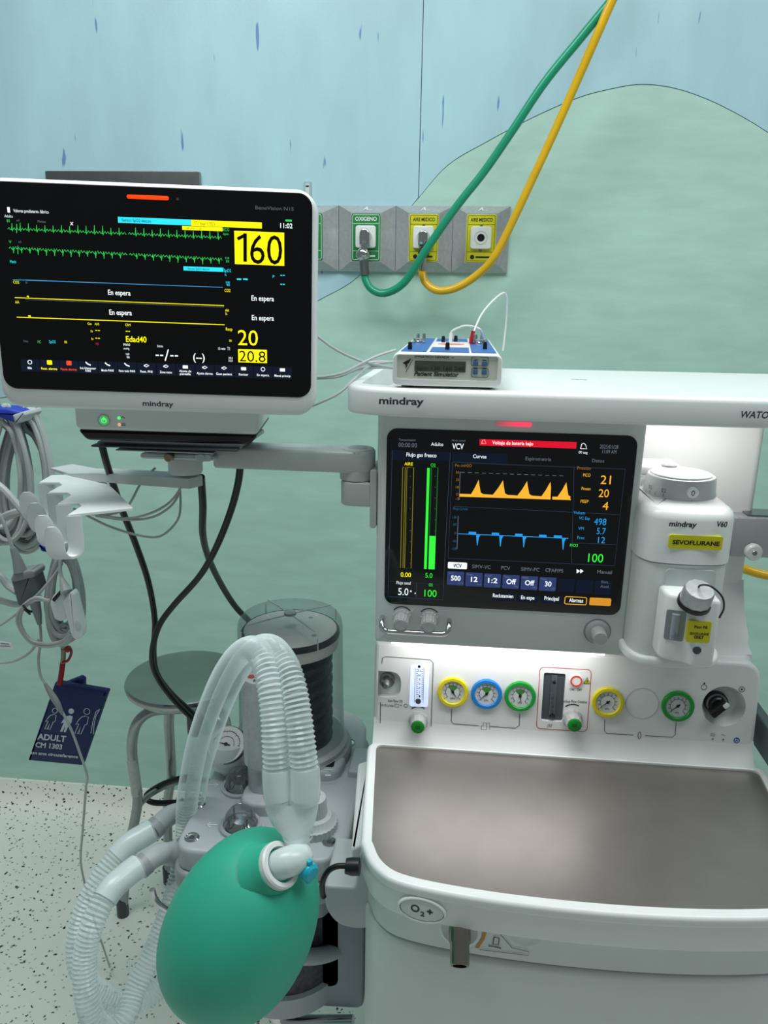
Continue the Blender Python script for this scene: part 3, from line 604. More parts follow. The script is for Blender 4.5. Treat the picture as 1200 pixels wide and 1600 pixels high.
scrpart('dim_text', sg, S, E_DIM, [('t', 'Temporizador', 623, 688.5, 27, 3.5), ('t', '00:00:00', 622.5, 698.3, 29, 7), ('t', 'Modo actual', 706, 689.5, 21, 3), ('t', '2025/01/28', 937, 700.5, 29, 6), ('t', '11:09 AM', 941, 708.3, 22, 6), ('t', 'Espirometría', 821, 719, 40, 5.5), ('t', 'Datos', 925, 722, 19, 5.2), ('t', 'SIMV-VC', 737.6, 887.6, 29, 5.6), ('t', 'PCV', 783, 890, 14, 5.6), ('t', 'SIMV-PC', 814, 891.7, 29, 5.6), ('t', 'CPAP/PS', 852, 893.4, 28, 5.6), ('t', 'Manual', 933, 896, 23, 5.6), ('t', 'Sist.', 939, 911, 12, 4), ('t', 'Auxil.', 938, 918, 14, 4)])
for it_ in ([('l', [(720+11*k, 738+.388*k), (726+11*k, 738.2+.388*k)], .8) for k in range(15)], [('l', [(719, 737), (717.5, 781)], .9)], [('l', [(716, 806), (714, 858)], .9)]):
    scrpart('graph_axis', sg, S, E_DIM, it_)
scrpart('orange_text', sg, S, E_O, [('t', 'PICO', 911, 744.5, 11.5, 4.8), ('t', '21', 938, 756, 16, 13.5), ('t', 'Pmean', 908.5, 765.5, 14, 4.8), ('t', '20', 935, 776.5, 16, 12.5), ('t', 'PEEP', 907, 785.5, 12.5, 4.8), ('t', '4', 941, 796.5, 9, 12.5)])
E_DO = glow('dim_orange', (135, 95, 40))
scrpart('dim_orange_text', sg, S, E_DO, [('t', 'Pva cmH2O', 711, 729, 26, 4.6), ('t', 'Presión', 902, 733.5, 21, 5), ('t', '30', 712, 740, 5, 4), ('t', '20', 712, 751.5, 5, 4), ('t', '10', 712, 763, 5, 4), ('t', '0', 713, 774, 3, 4), ('t', '-5', 712, 781, 5, 4)])
scrpart('blue_text', sg, S, E_B, [('t', 'Volum', 896, 803, 18, 4.8), ('t', 'VC Esp', 904.5, 811.5, 17, 4.6), ('t', '498', 928, 820, 19, 10.5), ('t', 'VM', 903.5, 827.5, 8.5, 4.6), ('t', '5.7', 932, 834.5, 14, 10), ('t', 'Frec', 902, 842, 11, 4.6), ('t', '12', 934, 848.5, 11, 10)])
scrpart('dim_blue_text', sg, S, glow('dim_blue', (40, 80, 120)), [('t', 'Flujo L/min', 708, 796.5, 23, 4.4), ('t', '120', 707, 810, 6, 4), ('t', '60', 708, 821, 5, 4), ('t', '0', 710, 835, 3, 4), ('t', '-60', 706.5, 847, 6, 4), ('t', '-120', 705, 859, 8, 4)])
scrpart('green_text', sg, S, E_LG, [('t', 'O2', 673, 729, 7.5, 5), ('t', '5.0', 664.5, 902.5, 11, 7.5), ('t', 'O2', 670, 916, 6, 4.5), ('t', '100', 663, 932, 19, 11), ('t', 'FiO2', 890.5, 854, 12.5, 4.4), ('t', '100', 918.5, 878, 23.5, 13.5)])
scrpart('yellow_text', sg, S, E_Y, [('t', 'AIRE', 632, 727, 13, 5), ('t', '0.00', 626, 901, 16, 7)])
def outl(x0, y0, x1, y1):
    a, b = S.uv(x0, y0), S.uv(x1, y1); return [(a[0], a[1]), (b[0], a[1]), (b[0], b[1]), (a[0], b[1]), (a[0], a[1])]
for nm, mt, xs in (('air_flow_bar', E_DY, ((629.3, 633.3), (636, 646.5))), ('oxygen_flow_bar', glow('dark_green', (30, 110, 45)), ((674.3, 684.3),))):
    for x0, x1 in xs:
        m = MB(); a = S.uv(x0, 730); c = S.uv(x1, 730); zb_ = S.uv(630, 887)[1]
        m.line(S, [(a[0], a[1]), (c[0], a[1]), (c[0], zb_), (a[0], zb_), (a[0], a[1])], .0009, N1); obj(nm, m, mt, sg, flat=True)
m = MB(); a, c = S.uv(667.5, 731), S.uv(671.7, 731); m.flat(S, [(a[0], zb_), (c[0], zb_), (c[0], a[1]), (a[0], a[1])], N1); obj('oxygen_flow_bar', m, E_LG, sg, flat=True)
m = MB(); a, c = S.uv(671.2, 837), S.uv(681, 837); m.flat(S, [(a[0], zb_), (c[0], zb_), (c[0], a[1]), (a[0], a[1])], N2); obj('oxygen_flow_fill', m, E_LG, sg, flat=True)
m = MB()
for k in range(2):
    for j in range(9): m.txt(S, '-', 640+k*39, 745+j*17, 2, 3, n=N1)
obj('bar_ticks', m, E_DIM, sg, flat=True)
m = MB(); m.prect(S, 700, 878, 730, 888, n=N1, r=.0015); vb = obj('mode_button', m, E_W, sg, flat=True)
m = MB(); m.txt(S, 'VCV', 708, 886.3, 13.5, 5.6, n=N2, bold=.03); obj('mode_label', m, E_BLK, sg, flat=True)
for i, s in enumerate(['500', '12', '1:2', 'Off', 'Off', '30', '', '', '']):
    xa = 699+28.85*i; yt = 892.3+.063*(xa-699); m = MB(); m.prect(S, xa, yt, xa+26.5, yt+21.5, n=N0, r=.0012)
    obj('parameter_button', m, E_BTN if s else E_PAN, sg, flat=True)
    if s:
        m = MB(); m.ctxt(S, s, xa+13, yt+14.5, 4.7*len(s)+.8, 7.6, n=N2, bold=.02); obj('parameter_value', m, E_W, sg, flat=True)
        m = MB(); m.txt(S, ['VC', 'Frec', 'I:E', 'Tpausa', 'PEEP', 'Plimit'][i], xa+2, yt+4.6, 9, 3, n=N2); m.txt(S, ['ml', 'bpm', '', '%', 'cmH2O', 'cmH2O'][i] or '.', xa+17, yt+19.5, 7, 2.6, n=N2); obj('parameter_caption', m, E_DIM, sg, flat=True)
for x0, x1, y in ((769, 805, 926), (808, 841, 928.5), (846, 879, 930.5)):
    m = MB(); m.prect(S, x0, y, x1, y+12, n=N0, r=.0012); obj('soft_key', m, E_PAN, sg, flat=True)
m = MB(); a, c = S.uv(883, 932, N0), S.uv(917, 932, N0); zz = S.uv(883, 943.5, N0)[1]; rr = rrect(a[0], c[0], zz, a[1], .002); m.line(S, rr+rr[:1], .0009, N1); obj('alarm_key_outline', m, E_O, sg, flat=True)
m = MB(); m.prect(S, 921.5, 933.5, 955.5, 945.5, n=N1, r=.002); obj('soft_key', m, glow('amber', (196, 132, 40)), sg, flat=True)

# --- gauge panel
TL = math.radians(6)
G = Frame((0, 1.030, .846), (1, 0, 0), (0, math.sin(TL), math.cos(TL)), (0, -math.cos(TL), math.sin(TL)))
gx0, gx1 = G.uv(583.5, 1110)[0], G.uv(1184, 1115)[0]
po = roundpoly([(gx0, -.02), (gx1, -.02), (gx1, .143), (gx0, .143)], [0, 0, .03, .006], 8)
ru, rv = G.uv(1131, 1104); pa, pb_ = G.uv(589, 1048), G.uv(626, 1091)
dh = roundpoly([(pa[0], pb_[1]), (pb_[0], pb_[1]), (pb_[0], pa[1]), (pa[0], pa[1])], [.003, .018, .018, .003], 8)
f2 = [G.uv(850, 1051), G.uv(877, 1128)]; fh = rrect(f2[0][0], f2[1][0]+.002, f2[1][1], f2[0][1], .003)
m = MB(); m.prism(G, po, -.15, 0, bev=.006, seg=4, holes=[ell(ru, rv, .0305, seg=40), dh, fh], hdepth=-.02); gp = obj('gauge_panel', m, WHITE, am)
m = MB(); m.flat(G, inset(dh, -.001), -.012); obj('recess', m, OFFW, gp)
m = MB(); m.lathe(G, ru, rv, [(.031, .0), (.027, -.012), (.022, -.017), (.0001, -.0175)], 40, caps=(0, 0)); obj('recess', m, OFFW, gp)
m = MB(); m.prism(top(0), rrect(gx0+.004, gx1-.004, 1.06, 1.29, .02), .70, .990, bev=.012); obj('lower_body', m, WHITE, am)
# left port
u, v = G.uv(604, 1066); m = MB(); m.lathe(G, u, v, [(.0115, -.012), (.0115, -.006), (.009, -.005), (.008, .004), (.006, .012), (.0035, .016), (.002, .016)], 28); obj('oxygen_port', m, STEEL, am)
# auxiliary flowmeter
a, b = G.uv(641.5, 1039), G.uv(669, 1105)
m = MB(); m.box(G, a[0], b[0]-.0005, b[1], a[1], -.004, .0015, r=.004, bev=.0008)
aux = bpy.data.materials.new('lit_flow_tube'); aux.use_nodes = True; nt = aux.node_tree; bb = nt.nodes['Principled BSDF']
tc = nt.nodes.new('ShaderNodeTexCoord'); nz = nt.nodes.new('ShaderNodeTexNoise'); nz.inputs['Scale'].default_value = 40; rp = nt.nodes.new('ShaderNodeValToRGB'); rp.color_ramp.elements[0].color = (*lin((186, 206, 246)), 1); rp.color_ramp.elements[1].color = (*lin((222, 232, 252)), 1)
nt.links.new(tc.outputs['Object'], nz.inputs['Vector']); nt.links.new(nz.outputs['Fac'], rp.inputs[0]); nt.links.new(rp.outputs[0], bb.inputs['Emission Color']); nt.links.new(rp.outputs[0], bb.inputs['Base Color']); bb.inputs['Emission Strength'].default_value = .65; bb.inputs['Roughness'].default_value = .25
fl = obj('auxiliary_flowmeter', m, aux, am)
m = MB()
for j in range(15):
    y = 1046+j*3.3; m.pline(G, [(650, y), (653 if j % 3 else 654.5, y)], .8, n=.002); m.pline(G, [(658.5, y), (661.5, y+.1)], .8, n=.002)
for j, s in enumerate(['15', '10', '8', '6', '4', '2', '1']): m.txt(G, s, 655-1.2*len(s)+.5, 1050+j*6.6, 2.4*len(s), 3.6, n=.002)
m.pline(G, [(649, 1043), (647.5, 1097)], .6, n=.002); m.pline(G, [(662.5, 1043), (661, 1098)], .6, n=.002)
obj('flow_scale', m, PRINT, fl, flat=True)
m = MB(); m.lathe(G, *G.uv(655, 1041), [(.0021, .001), (.0021, .002)], 14); obj('flow_stop', m, BLACK, fl)
m = MB(); m.lathe(G, *G.uv(653.5, 1095), [(.0045, .001), (.004, .003), (.001, .0038)], 20); obj('float', m, DARKG, fl)
def green_knob(x, y):
    u, v = G.uv(x, y, .018); m = MB(); m.lathe(G, u, v, [(.0145, -.001), (.0145, .004), (.012, .006), (.0112, .020), (.0105, .022), (.0100, .0222)], 40, mod=lambda k: 1+.03*math.cos(k*2*PI*12)); k = obj('oxygen_flow_knob', m, KN, am)
    m = MB(); m.lathe(G, u, v, [(.0099, .0215), (.0098, .0228), (.009, .0236), (.006, .024)], 28); obj('knob_cap', m, mat('cap_green', (24, 140, 40), .35, var=.03), k)
    m = MB(); vs, fs, wd = glyphs('O2', .02); m.add([G.w(u-.0035+p*.007/wd, v-.002+q*.006, .0243) for p, q in vs], fs); obj('cap_lettering', m, mat('cap_ink', (10, 60, 20), .6), k, flat=True)
    m = MB(); m.line(G, [(u+.0165*math.cos(t), v+.006+.0165*math.sin(t)) for t in [math.radians(60+x*9) for x in range(9)]], .0018, .0005); obj('turn_mark', m, PRINT, k, flat=True)
green_knob(653, 1134); green_knob(897, 1131)
# printed frames
def prn(name, px_list, mt, w=1.0, par=gp, texts=()):
    m = MB()
    for p in px_list: m.pline(G, p, w, n=.0004)
    for t in texts: m.txt(G, *t, n=.0004, bold=.01)
    obj(name, m, mt, par, flat=True)
prn('printed_line', [[(596.5, 1037), (597.5, 1028), (603, 1026), (672, 1031), (677, 1036), (673.5, 1138), (669, 1145), (600, 1140), (594, 1134), (594.5, 1097)]], PRINT, 1.0)
prn('printed_text', [[(617, 1100), (623, 1100.3), (623, 1105), (617, 1104.6), (617, 1100)]], PRINT, .8, texts=[('Aux Flow O2', 606, 1096.5, 23, 4), ('0-15 L/min', 596, 1103.5, 19, 3.6), ('>', 625, 1104, 3, 4)])
m = MB(); m.ring(G, *G.uv(634, 1102.5), [(.003, 0), (.003, .0004), (.0024, .0004), (.0024, 0)], 16); obj('printed_symbol', m, PRINT, gp)
prn('printed_line', [[(706, 1108), (705, 1127), (709, 1131), (748, 1134)], [(766, 1135), (805, 1138), (811, 1134), (812, 1115)]], PRINT, .9)
prn('printed_symbol', [[(752, 1140), (752, 1134), (755, 1134), (755, 1129), (760, 1129.5), (760, 1140), (752, 1140)], [(761, 1131), (765, 1129), (765, 1140)]], PRINT, .8)
prn('printed_line', [[(945, 1124), (944.5, 1142), (948, 1146), (990, 1148.5)], [(1008, 1149.5), (1050, 1152), (1055, 1148), (1056.5, 1129)]], PRINT, .9)
m = MB(); uu, vv = G.uv(999, 1149); o_ = ell(uu, vv, .002, .0055, 20); m.line(G, o_+o_[:1], .0008, .0004); obj('printed_symbol', m, PRINT, gp, flat=True)
a, b = G.uv(845, 1042), G.uv(923, 1046); c_ = G.uv(839, 1138); rr = rrect(a[0]-.001, b[0]+.001, c_[1], a[1], .006)
m = MB(); m.line(G, rr+rr[:1], .0010, .0004); obj('printed_line', m, mat('red_print', (196, 70, 70), .6), gp, flat=True)
prn('printed_text', [], PRINT, texts=[('ON / OFF', 890, 1079, 19, 4), ('Backup Flow Control', 878, 1097, 39, 4.2), ('///', 854.5, 1136, 8, 5)])
# backup flowmeter, switch, warning sign
m = MB(); m.flat(G, fh, -.006); fl = obj('backup_flowmeter', m, mat('flow_dark', (78, 86, 92), .3, var=.05), am)
u0 = (f2[0][0]+f2[1][0])/2+.001; v0_, v1_ = f2[1][1], f2[0][1]
m = MB(); m.tube([G.w(u0, v0_+.004, -.003), G.w(u0, v1_-.004, -.003)], .0042, 14); obj('flow_tube', m, clear_mat('clear_flow_tube', (120, 130, 136), .25, .7), fl)
m = MB(); m.lathe(G, u0, v0_+.008, [(.004, -.004), (.004, 0), (.001, .001)], 18); obj('float', m, BLACK, fl)
m = MB(); m.lathe(G, u0, v1_-.014, [(.0022, -.004), (.0022, .0015)], 14); obj('flow_stop', m, BLACK, fl)
m = MB()
for j in range(9): m.txt(G, '-' if j % 2 else str(9-j), 861, 1068+j*6.3, 3.5, 4, n=.0015)
obj('flow_scale', m, BLACK, fl, flat=True)
u, v = G.uv(900, 1063); m = MB(); m.lathe(G, u, v, [(.0095, -.001), (.0095, .002), (.0088, .003)], 30); sw = obj('backup_switch', m, WHITE, am)
m = MB(); m.ring(G, u, v, [(.0085, .003), (.0085, .0038), (.0064, .0038), (.0064, .003)], 30); obj('switch_ring', m, mat('orange_red', (222, 74, 44), .4), sw)
m = MB(); m.flat(G, G.uvs([(912, 1068), (922, 1068.5), (917.5, 1058.5)], .0005), .0005); wg = obj('warning_sign', m, YELL, gp, flat=True)
m = MB(); m.pline(G, [(912, 1068), (922, 1068.5), (917.5, 1058.5), (912, 1068)], 1, n=.0008); m.pline(G, [(917.4, 1062), (917.2, 1066.5)], 1.2, n=.0008); obj('warning_mark', m, INK, gp, flat=True)
# gauges
DIAL = mat('dial_face', (206, 212, 212), .4, var=.02)
def gauge(x, y, ringcol, ang, green):
    u, v = G.uv(x, y); R = .0230
    m = MB(); m.ring(G, u, v, [(R, -.001), (R, .004), (R-.001, .0055), (R-.005, .0055), (R-.0058, .0045), (R-.0058, -.001)], 40); g_ = obj('pressure_gauge', m, mat('ring_%d_%d_%d' % ringcol, ringcol, .35, var=.03), am)
    m = MB(); m.lathe(G, u, v, [(R-.0058, .001), (R-.0058, .0016)], 36); obj('dial', m, DIAL, g_)
    m = MB(); ar = [(u+.0105*math.cos(t), v+.0105*math.sin(t)) for t in [math.radians(-45+270*k/28) for k in range(29)]]; m.line(G, ar, .0006, .002)
    for k in range(11):
        t = math.radians(-45+27*k); m.line(G, [(u+.0105*math.cos(t), v+.0105*math.sin(t)), (u+.0138*math.cos(t), v+.0138*math.sin(t))], .0007, .002)
    vs, fs, wd = glyphs('kPa', .0); m.add([G.w(u-.003+p*.006/wd, v-.0115+q*.0045, .002) for p, q in vs], fs)
    for k, s in enumerate('1046'):
        t = math.radians(225-90*k); vs, fs, wd = glyphs(s, .01); m.add([G.w(u+.0155*math.cos(t)-.001+p*.0034, v+.0150*math.sin(t)-.001+q*.0034, .002) for p, q in vs], fs)
    obj('dial_scale', m, PRINT, g_, flat=True)
    if green:
        m = MB(); m.flat(G, [(u, v)]+[(u+.0098*math.cos(t), v+.0098*math.sin(t)) for t in [math.radians(45+9*k) for k in range(11)]], .0018); obj('green_zone', m, mat('zone_green', (60, 130, 60), .5), g_, flat=True)
    t = math.radians(ang); c, s_ = math.cos(t), math.sin(t); m = MB()
    m.prism(G, [(u-.004*c-.0010*s_, v-.004*s_+.0010*c), (u-.004*c+.0010*s_, v-.004*s_-.0010*c), (u+.013*c, v+.013*s_)], .0024, .003); m.lathe(G, u, v, [(.002, .0016), (.002, .0032)], 14); obj('needle', m, BLACK, g_)
gauge(707.5, 1080.5, (214, 204, 24), -55, True); gauge(760, 1083.5, (24, 124, 200), -135, True); gauge(812.5, 1087, (24, 150, 54), -80, True)
gauge(949, 1096.5, (214, 204, 24), -140, False); gauge(1058.5, 1102.5, (24, 150, 54), -140, False)
u, v = G.uv(1003, 1099); m = MB(); m.ring(G, u, v, [(.0235, 0), (.0235, .0006), (.0230, .0006), (.0230, 0)], 40); obj('blank_gauge_cover', m, GREYP, am)
# rotary switch
Fk = Frame(G.w(*G.uv(1119, 1098, -.012), -.012), G.U, G.V, G.N)
m = MB(); m.lathe(Fk, 0, 0, [(.017, -.006), (.0165, .002), (.015, .003)], 32); m.lathe(Fk, 0, 0, [(.0125, .002), (.0120, .010), (.010, .012)], 28); rs = obj('rotary_switch', m, BLACK, am)
m = MB(); m.ring(Fk, 0, 0, [(.0148, .0028), (.0148, .0038), (.0125, .0038), (.0125, .0028)], 30); obj('switch_ring', m, MIDG, rs)
t = math.radians(225); Fg = Frame(Fk.w(0, 0, .01), Fk.U*math.cos(t)+Fk.V*math.sin(t), Fk.V*math.cos(t)-Fk.U*math.sin(t), Fk.N)
m = MB(); m.prism(Fg, roundpoly([(-.012, -.0055), (.017, -.0055), (.017, .0055), (-.012, .0055)], .003), 0, .014, bev=.003); obj('switch_grip', m, BLACK, rs)
m = MB(); m.prism(Fg, roundpoly([(-.0125, -.0035), (-.004, -.0035), (-.004, .0035), (-.0125, .0035)], .002), .0135, .0148, bev=.0005); obj('switch_pointer', m, WINK, rs)
m = MB(); u, v = G.uv(1100, 1073.5); m.ring(G, u, v, [(.0042, 0), (.0042, .0004), (.0036, .0004), (.0036, 0)], 20); m.lathe(G, *G.uv(1100.5, 1067.5), [(.0012, 0), (.0012, .0005)], 10)
u, v = G.uv(1159, 1077); m.ring(G, u, v, [(.0042, 0), (.0042, .0004), (.0036, .0004), (.0036, 0)], 20); m.lathe(G, u, v, [(.0014, 0), (.0014, .0005)], 10); obj('printed_symbol', m, PRINT, gp)
prn('printed_symbol', [[(1111, 1146.5), (1117, 1147), (1117, 1150), (1111, 1149.6), (1111, 1146.5)], [(1127, 1148), (1130, 1148), (1133, 1150)]], LPRINT, .9)
for x, y in ((1113.5, 1154.5), (1130, 1155.5)):
    m = MB(); m.lathe(G, *G.uv(x, y), [(.0013, 0), (.0013, .0006)], 10); obj('status_led', m, mat('led_off_green', (90, 140, 120), .3), am)
u, v = G.uv(1151, 1156.5); m = MB(); m.lathe(G, u, v, [(.0042, 0), (.0042, .0005)], 24); bdg = obj('manual_sign', m, mat('sign_blue', (24, 70, 160), .45), gp)
m = MB(); m.pline(G, [(1148.5, 1158), (1149.5, 1154.5), (1151, 1155.5), (1153.5, 1156), (1153, 1159), (1149.5, 1159)], 1.2, n=.0008); obj('manual_symbol', m, WINK, gp, flat=True)

# --- worktop
TZ = .836
cp = [(1.033, .870)]+[(1.032-.016*math.sin(PI/2*k/6)**1.5-.001, TZ+.024-.0245*math.sin(PI/2*k/6)) for k in range(7)]+[(1.013, TZ-.01), (1.05, TZ-.01)]
m = MB(); m.loops([[V3((x, y, z)) for y, z in cp] for x in (gx1-.001, gx0+.001)]); obj('panel_cove', m, WHITE, am)
inl = [(-.099, 1.016), (-.083, .80), (-.066, .765), (-.032, .745), (.06, .732), (.175, .7275), (.29, .732), (.384, .745), (.418, .765), (.435, .80), (.452, 1.016)]
inl[0] = (-.100, 1.012); inl[-1] = (.452, 1.012)
def smo(p):      # smooth the front run
    q = cr([V3((*a, 0)) for a in p[1:-1]], 5); return [p[0]]+[(a.x, a.y) for a in q]+[p[-1]]
inl = roundpoly(smo(inl), [.012]+[0]*(len(smo(inl))-2)+[.012], 4)
if area2(inl) < 0: inl = inl[::-1]
outr = inset(inl, -.0135)
m = MB(); m.prism(TS, outr, TZ-.014, TZ, bev=.005, bback=.003, seg=4, holes=[inl], hdepth=TZ-.006); rim = obj('worktop_rim', m, WHITE, am)
m = MB(); m.prism(TS, inset(outr, .0022), TZ-.048, TZ-.012, bback=.003); obj('worktop_apron', m, WHITE, am)
m = MB(); m.flat(TS, inset(inl, -.001), TZ-.003); obj('steel_tray', m, TRAYM, am)
ZB = .749
m = MB(); m.prism(TS, inset(outr, .010), ZB, TZ-.046); obj('front_band', m, OFFW, am)
m = MB(); m.prism(TS, inset(outr, .013), .735, ZB+.001); obj('shadow_gap', m, DARKG, am)
m = MB(); m.prism(TS, inset(outr, .007), .42, ZB-.003, bev=.008); dr = obj('drawer', m, OFFW, am)
FD = front(.7265)
m = MB(); u, v = FD.uv(905, 1563); m.prism(FD, ell(u, v, .088, .014, 40), -.01, .0005, bev=.0004); obj('drawer_grip', m, mat('grip_shade_grey', (186, 194, 193), .45), dr)  # grip recess is not cut; its shade is this lens's darker grey
m = MB(); m.prism(TS, inset(outr, .012), .12, .412, bev=.006); obj('drawer', m, OFFW, am)
for x, y in ((-.06, .80), (.40, .80), (-.06, 1.2), (.40, 1.2)):
    m = MB(); m.lathe(axis((x-.02, y, .055), (1, 0, 0)), 0, 0, [(.04, -.004), (.055, .002), (.055, .034), (.04, .04)], 28); cs = obj('caster', m, DARKG, am)
    m = MB(); m.prism(TS, rrect(x-.03, x+.03, y-.03, y+.03, .01), .055, .125); obj('caster_fork', m, GREYP, cs)
# O2 flush button
def front_frame(px, py):      # a frame on the curved apron where a pixel meets it
    best = None
    o = outr
    for i in range(len(o)):
        a, b = o[i], o[(i+1) % len(o)]; d = V3((b[0]-a[0], b[1]-a[1], 0))
        if d.length < 1e-6: continue
        nn = V3((d.y, -d.x, 0)).normalized(); r = ray(px, py)
        if nn.y > -.1: continue
        k = (V3((a[0], a[1], EYE.z))-EYE).dot(nn)/r.dot(nn); p = EYE+r*k
        s = (p-V3((a[0], a[1], 0))); s = V3((s.x, s.y, 0)).dot(d)/d.length_squared
        if -.02 <= s <= 1.02: best = (p, nn)
    p, nn = best; p = p-nn*.002; U_ = V3((0, 0, 1)).cross(nn); return Frame(p, U_, (0, 0, 1), nn)
Fo = front_frame(659, 1423)
m = MB(); m.prism(Fo, ell(0, 0, .029, .0175, 36), -.003, .003, bev=.002, holes=[ell(0, 0, .0262, .0148, 36)], hdepth=.001); ob = obj('oxygen_flush_button', m, WHITE, am)
m = MB(); m.prism(Fo, ell(0, 0, .0258, .0144, 36), -.004, .0022, bev=.0015); obj('button_face', m, OFFW, ob)
m = MB(); vs, fs, wd = glyphs('O', .03); m.add([Fo.w(-.013+p*.0105/wd, -.003+q*.0135, .0026) for p, q in vs], fs); vs, fs, wd = glyphs('2', .03); m.add([Fo.w(-.0015+p*.005/wd, -.007+q*.0085, .0026) for p, q in vs], fs)
m.line(Fo, [(.006, .001), (.013, .001)], .0022, .0026); m.line(Fo, [(.0095, -.0025), (.0095, .0045)], .0022, .0026); obj('button_lettering', m, PRINT, ob, flat=True)
# fresh gas outlet nozzle and its label
Fn = front_frame(717, 1462); Fn = Frame(Fn.w(0, 0, -.008), Fn.U, Fn.V, Fn.N)
m = MB(); m.lathe(Fn, 0, 0, [(.025, -.002), (.025, .001), (.021, .003), (.018, .001)], 36); nz_ = obj('gas_outlet_nozzle', m, OFFW, am)
ax = axis(Fn.w(0, 0, .0), (0.02, -1, -.62))
m = MB(); m.lathe(ax, 0, 0, [(.0125, -.008), (.0125, .014), (.0110, .016), (.0110, .036), (.0102, .038), (.0080, .038), (.0080, .02)], 32, caps=(1, 1)); obj('nozzle_tube', m, mat('gunmetal', (158, 150, 143), .22, metal=1.0), nz_)
Fl = front_frame(770, 1475); Fl = Frame(Fl.w(0, 0, -.0076), Fl.U, Fl.V, Fl.N)
m = MB(); p0 = Fl.uvs([(757, 1449), (762, 1450), (757, 1468), (748, 1482), (742, 1481), (752, 1466)], .0006); m.flat(Fl, p0, .0006); obj('printed_label', m, mat('label_orange', (196, 140, 60), .5), am, flat=True)
m = MB(); m.pline(Fl, [(749, 1484), (826, 1493), (826, 1487), (800, 1481), (780, 1458), (763, 1456)], 1.0, n=.0008); m.pline(Fl, [(763, 1478), (772, 1479), (783, 1482)], 2, n=.0008); m.pline(Fl, [(772, 1464), (780, 1466), (779, 1476), (770, 1475), (772, 1464)], 1.6, n=.0008); obj('printed_symbol', m, PRINT, am, flat=True)
# key lock dish
Fq = front_frame(822, 1462); Fq = Frame(Fq.w(0, 0, -.0075), Fq.U, Fq.V, Fq.N)
m = MB(); m.lathe(Fq, 0, .002, [(.025, -.002), (.024, .001), (.016, -.001)], 36); kd = obj('lock_dish', m, OFFW, am)
m = MB(); m.prism(Fq, [(-.008, .006), (-.002, .002), (.006, .009), (.001, .011)], -.001, .0012); obj('lock_slot', m, BLACK, kd)
# right side rail and lever
R1 = front(1.12)
a, b = R1.uv(1149, 808), R1.uv(1212, 873)
m = MB(); m.prism(R1, rrect(a[0], .60, b[1], a[1], .003), -.05, 0, bev=.003); sr = obj('side_bracket', m, mat('bracket_grey', (170, 176, 178), .35, metal=.3), am)
u, v = R1.uv(1176.5, 862, .006); m = MB(); m.lathe(R1, u, v, [(.006, -.002), (.006, .003), (.0125, .004), (.0125, .010), (.010, .013), (.004, .0135)], 28); kn = obj('rail_knob', m, WHITE, am)
m = MB(); m.lathe(R1, u, v, [(.004, .0130), (.003, .0142)], 16); obj('rail_knob_screw', m, STEEL, kn)
m = MB(); m.prism(top(a[1]+.0005), rrect(a[0]+.02, .60, 1.127, 1.165, .003), 0, .002); obj('bracket_cover', m, STEEL, sr)
m = MB(); m.prism(front(.90), rrect(.462, .478, .845, .895, .003), -.45, .05, bev=.003); obj('accessory_rail', m, mat('rail_dark', (86, 98, 100), .4, metal=.3), am)
for y in (1.10,):
    m = MB(); m.prism(front(y), rrect(.43, .47, .832, .846, .003), -.014, 0, bev=.002); obj('rail_bracket', m, WHITE, am)

# ================================================================== VAPORIZER
vx0, vx1, vz0, vz1 = .239, .357, 1.028, 1.234; vc = (vx0+vx1)/2
vp = thing('vaporizer', 'white sevoflurane vaporizer with dial on top and yellow labels', 'vaporizer', (vc, 1.03, vz0))
vo = roundpoly([(vx0, .975), (vx0+.012, .951), (vc, .944), (vx1-.012, .951), (vx1, .975), (vx1, 1.14), (vx0, 1.14)], [.02, .02, .05, .02, .02, .01, .01], 6)
m = MB(); m.prism(TS, inset(vo, .002), vz0, 1.162, bback=.006); obj('lower_body', m, OFFW, vp)
m = MB(); m.prism(TS, vo, 1.164, vz1, bev=.014, seg=5); obj('upper_body', m, WHITE, vp)
m = MB(); m.prism(TS, inset(vo, .004), 1.160, 1.166); obj('seam', m, MIDG, vp)
m = MB(); m.prism(TS, inset(vo, -.004), vz0-.006, vz0+.006, bev=.004, bback=.003); obj('foot_rim', m, WHITE, vp)
V = front(.9462)
dc = ZP(1076, 783, vz1); dcx, dcy = dc.x, dc.y+.0460
m = MB(); m.lathe(TS, dcx, dcy, [(.046, vz1-.003), (.0465, vz1+.002), (.0455, vz1+.006), (.0445, vz1+.022), (.043, vz1+.025), (.038, vz1+.0265)], 72, mod=lambda k: 1+.006*math.cos(k*2*PI*36)); dl = obj('dial', m, mat('dial_silver', (214, 218, 219), .3, metal=.25, var=.02), vp)
m = MB(); m.lathe(TS, dcx, dcy, [(.040, vz1+.025), (.039, vz1+.0275), (.034, vz1+.029), (.01, vz1+.0295)], 48); obj('dial_top', m, WHITE, dl)
def ondial(ang, h): a = math.radians(ang); N = V3((math.sin(a), -math.cos(a), .03)).normalized(); return Frame((dcx+.0462*math.sin(a), dcy-.0462*math.cos(a), vz1+h), (math.cos(a), math.sin(a), 0), (0, 0, 1), N)
m = MB(); f = ondial(4, .0115); m.lathe(f, 0, 0, [(.0075, -.004), (.0075, .002), (.0065, .0028)], 28); obj('zero_button', m, WHITE, dl)
m = MB(); vs, fs, wd = glyphs('0', .0); m.add([f.w(-.0023+p*.0046/wd, -.0035+q*.010, .0032) for p, q in vs], fs); obj('zero_lettering', m, INK, dl, flat=True)
m = MB()
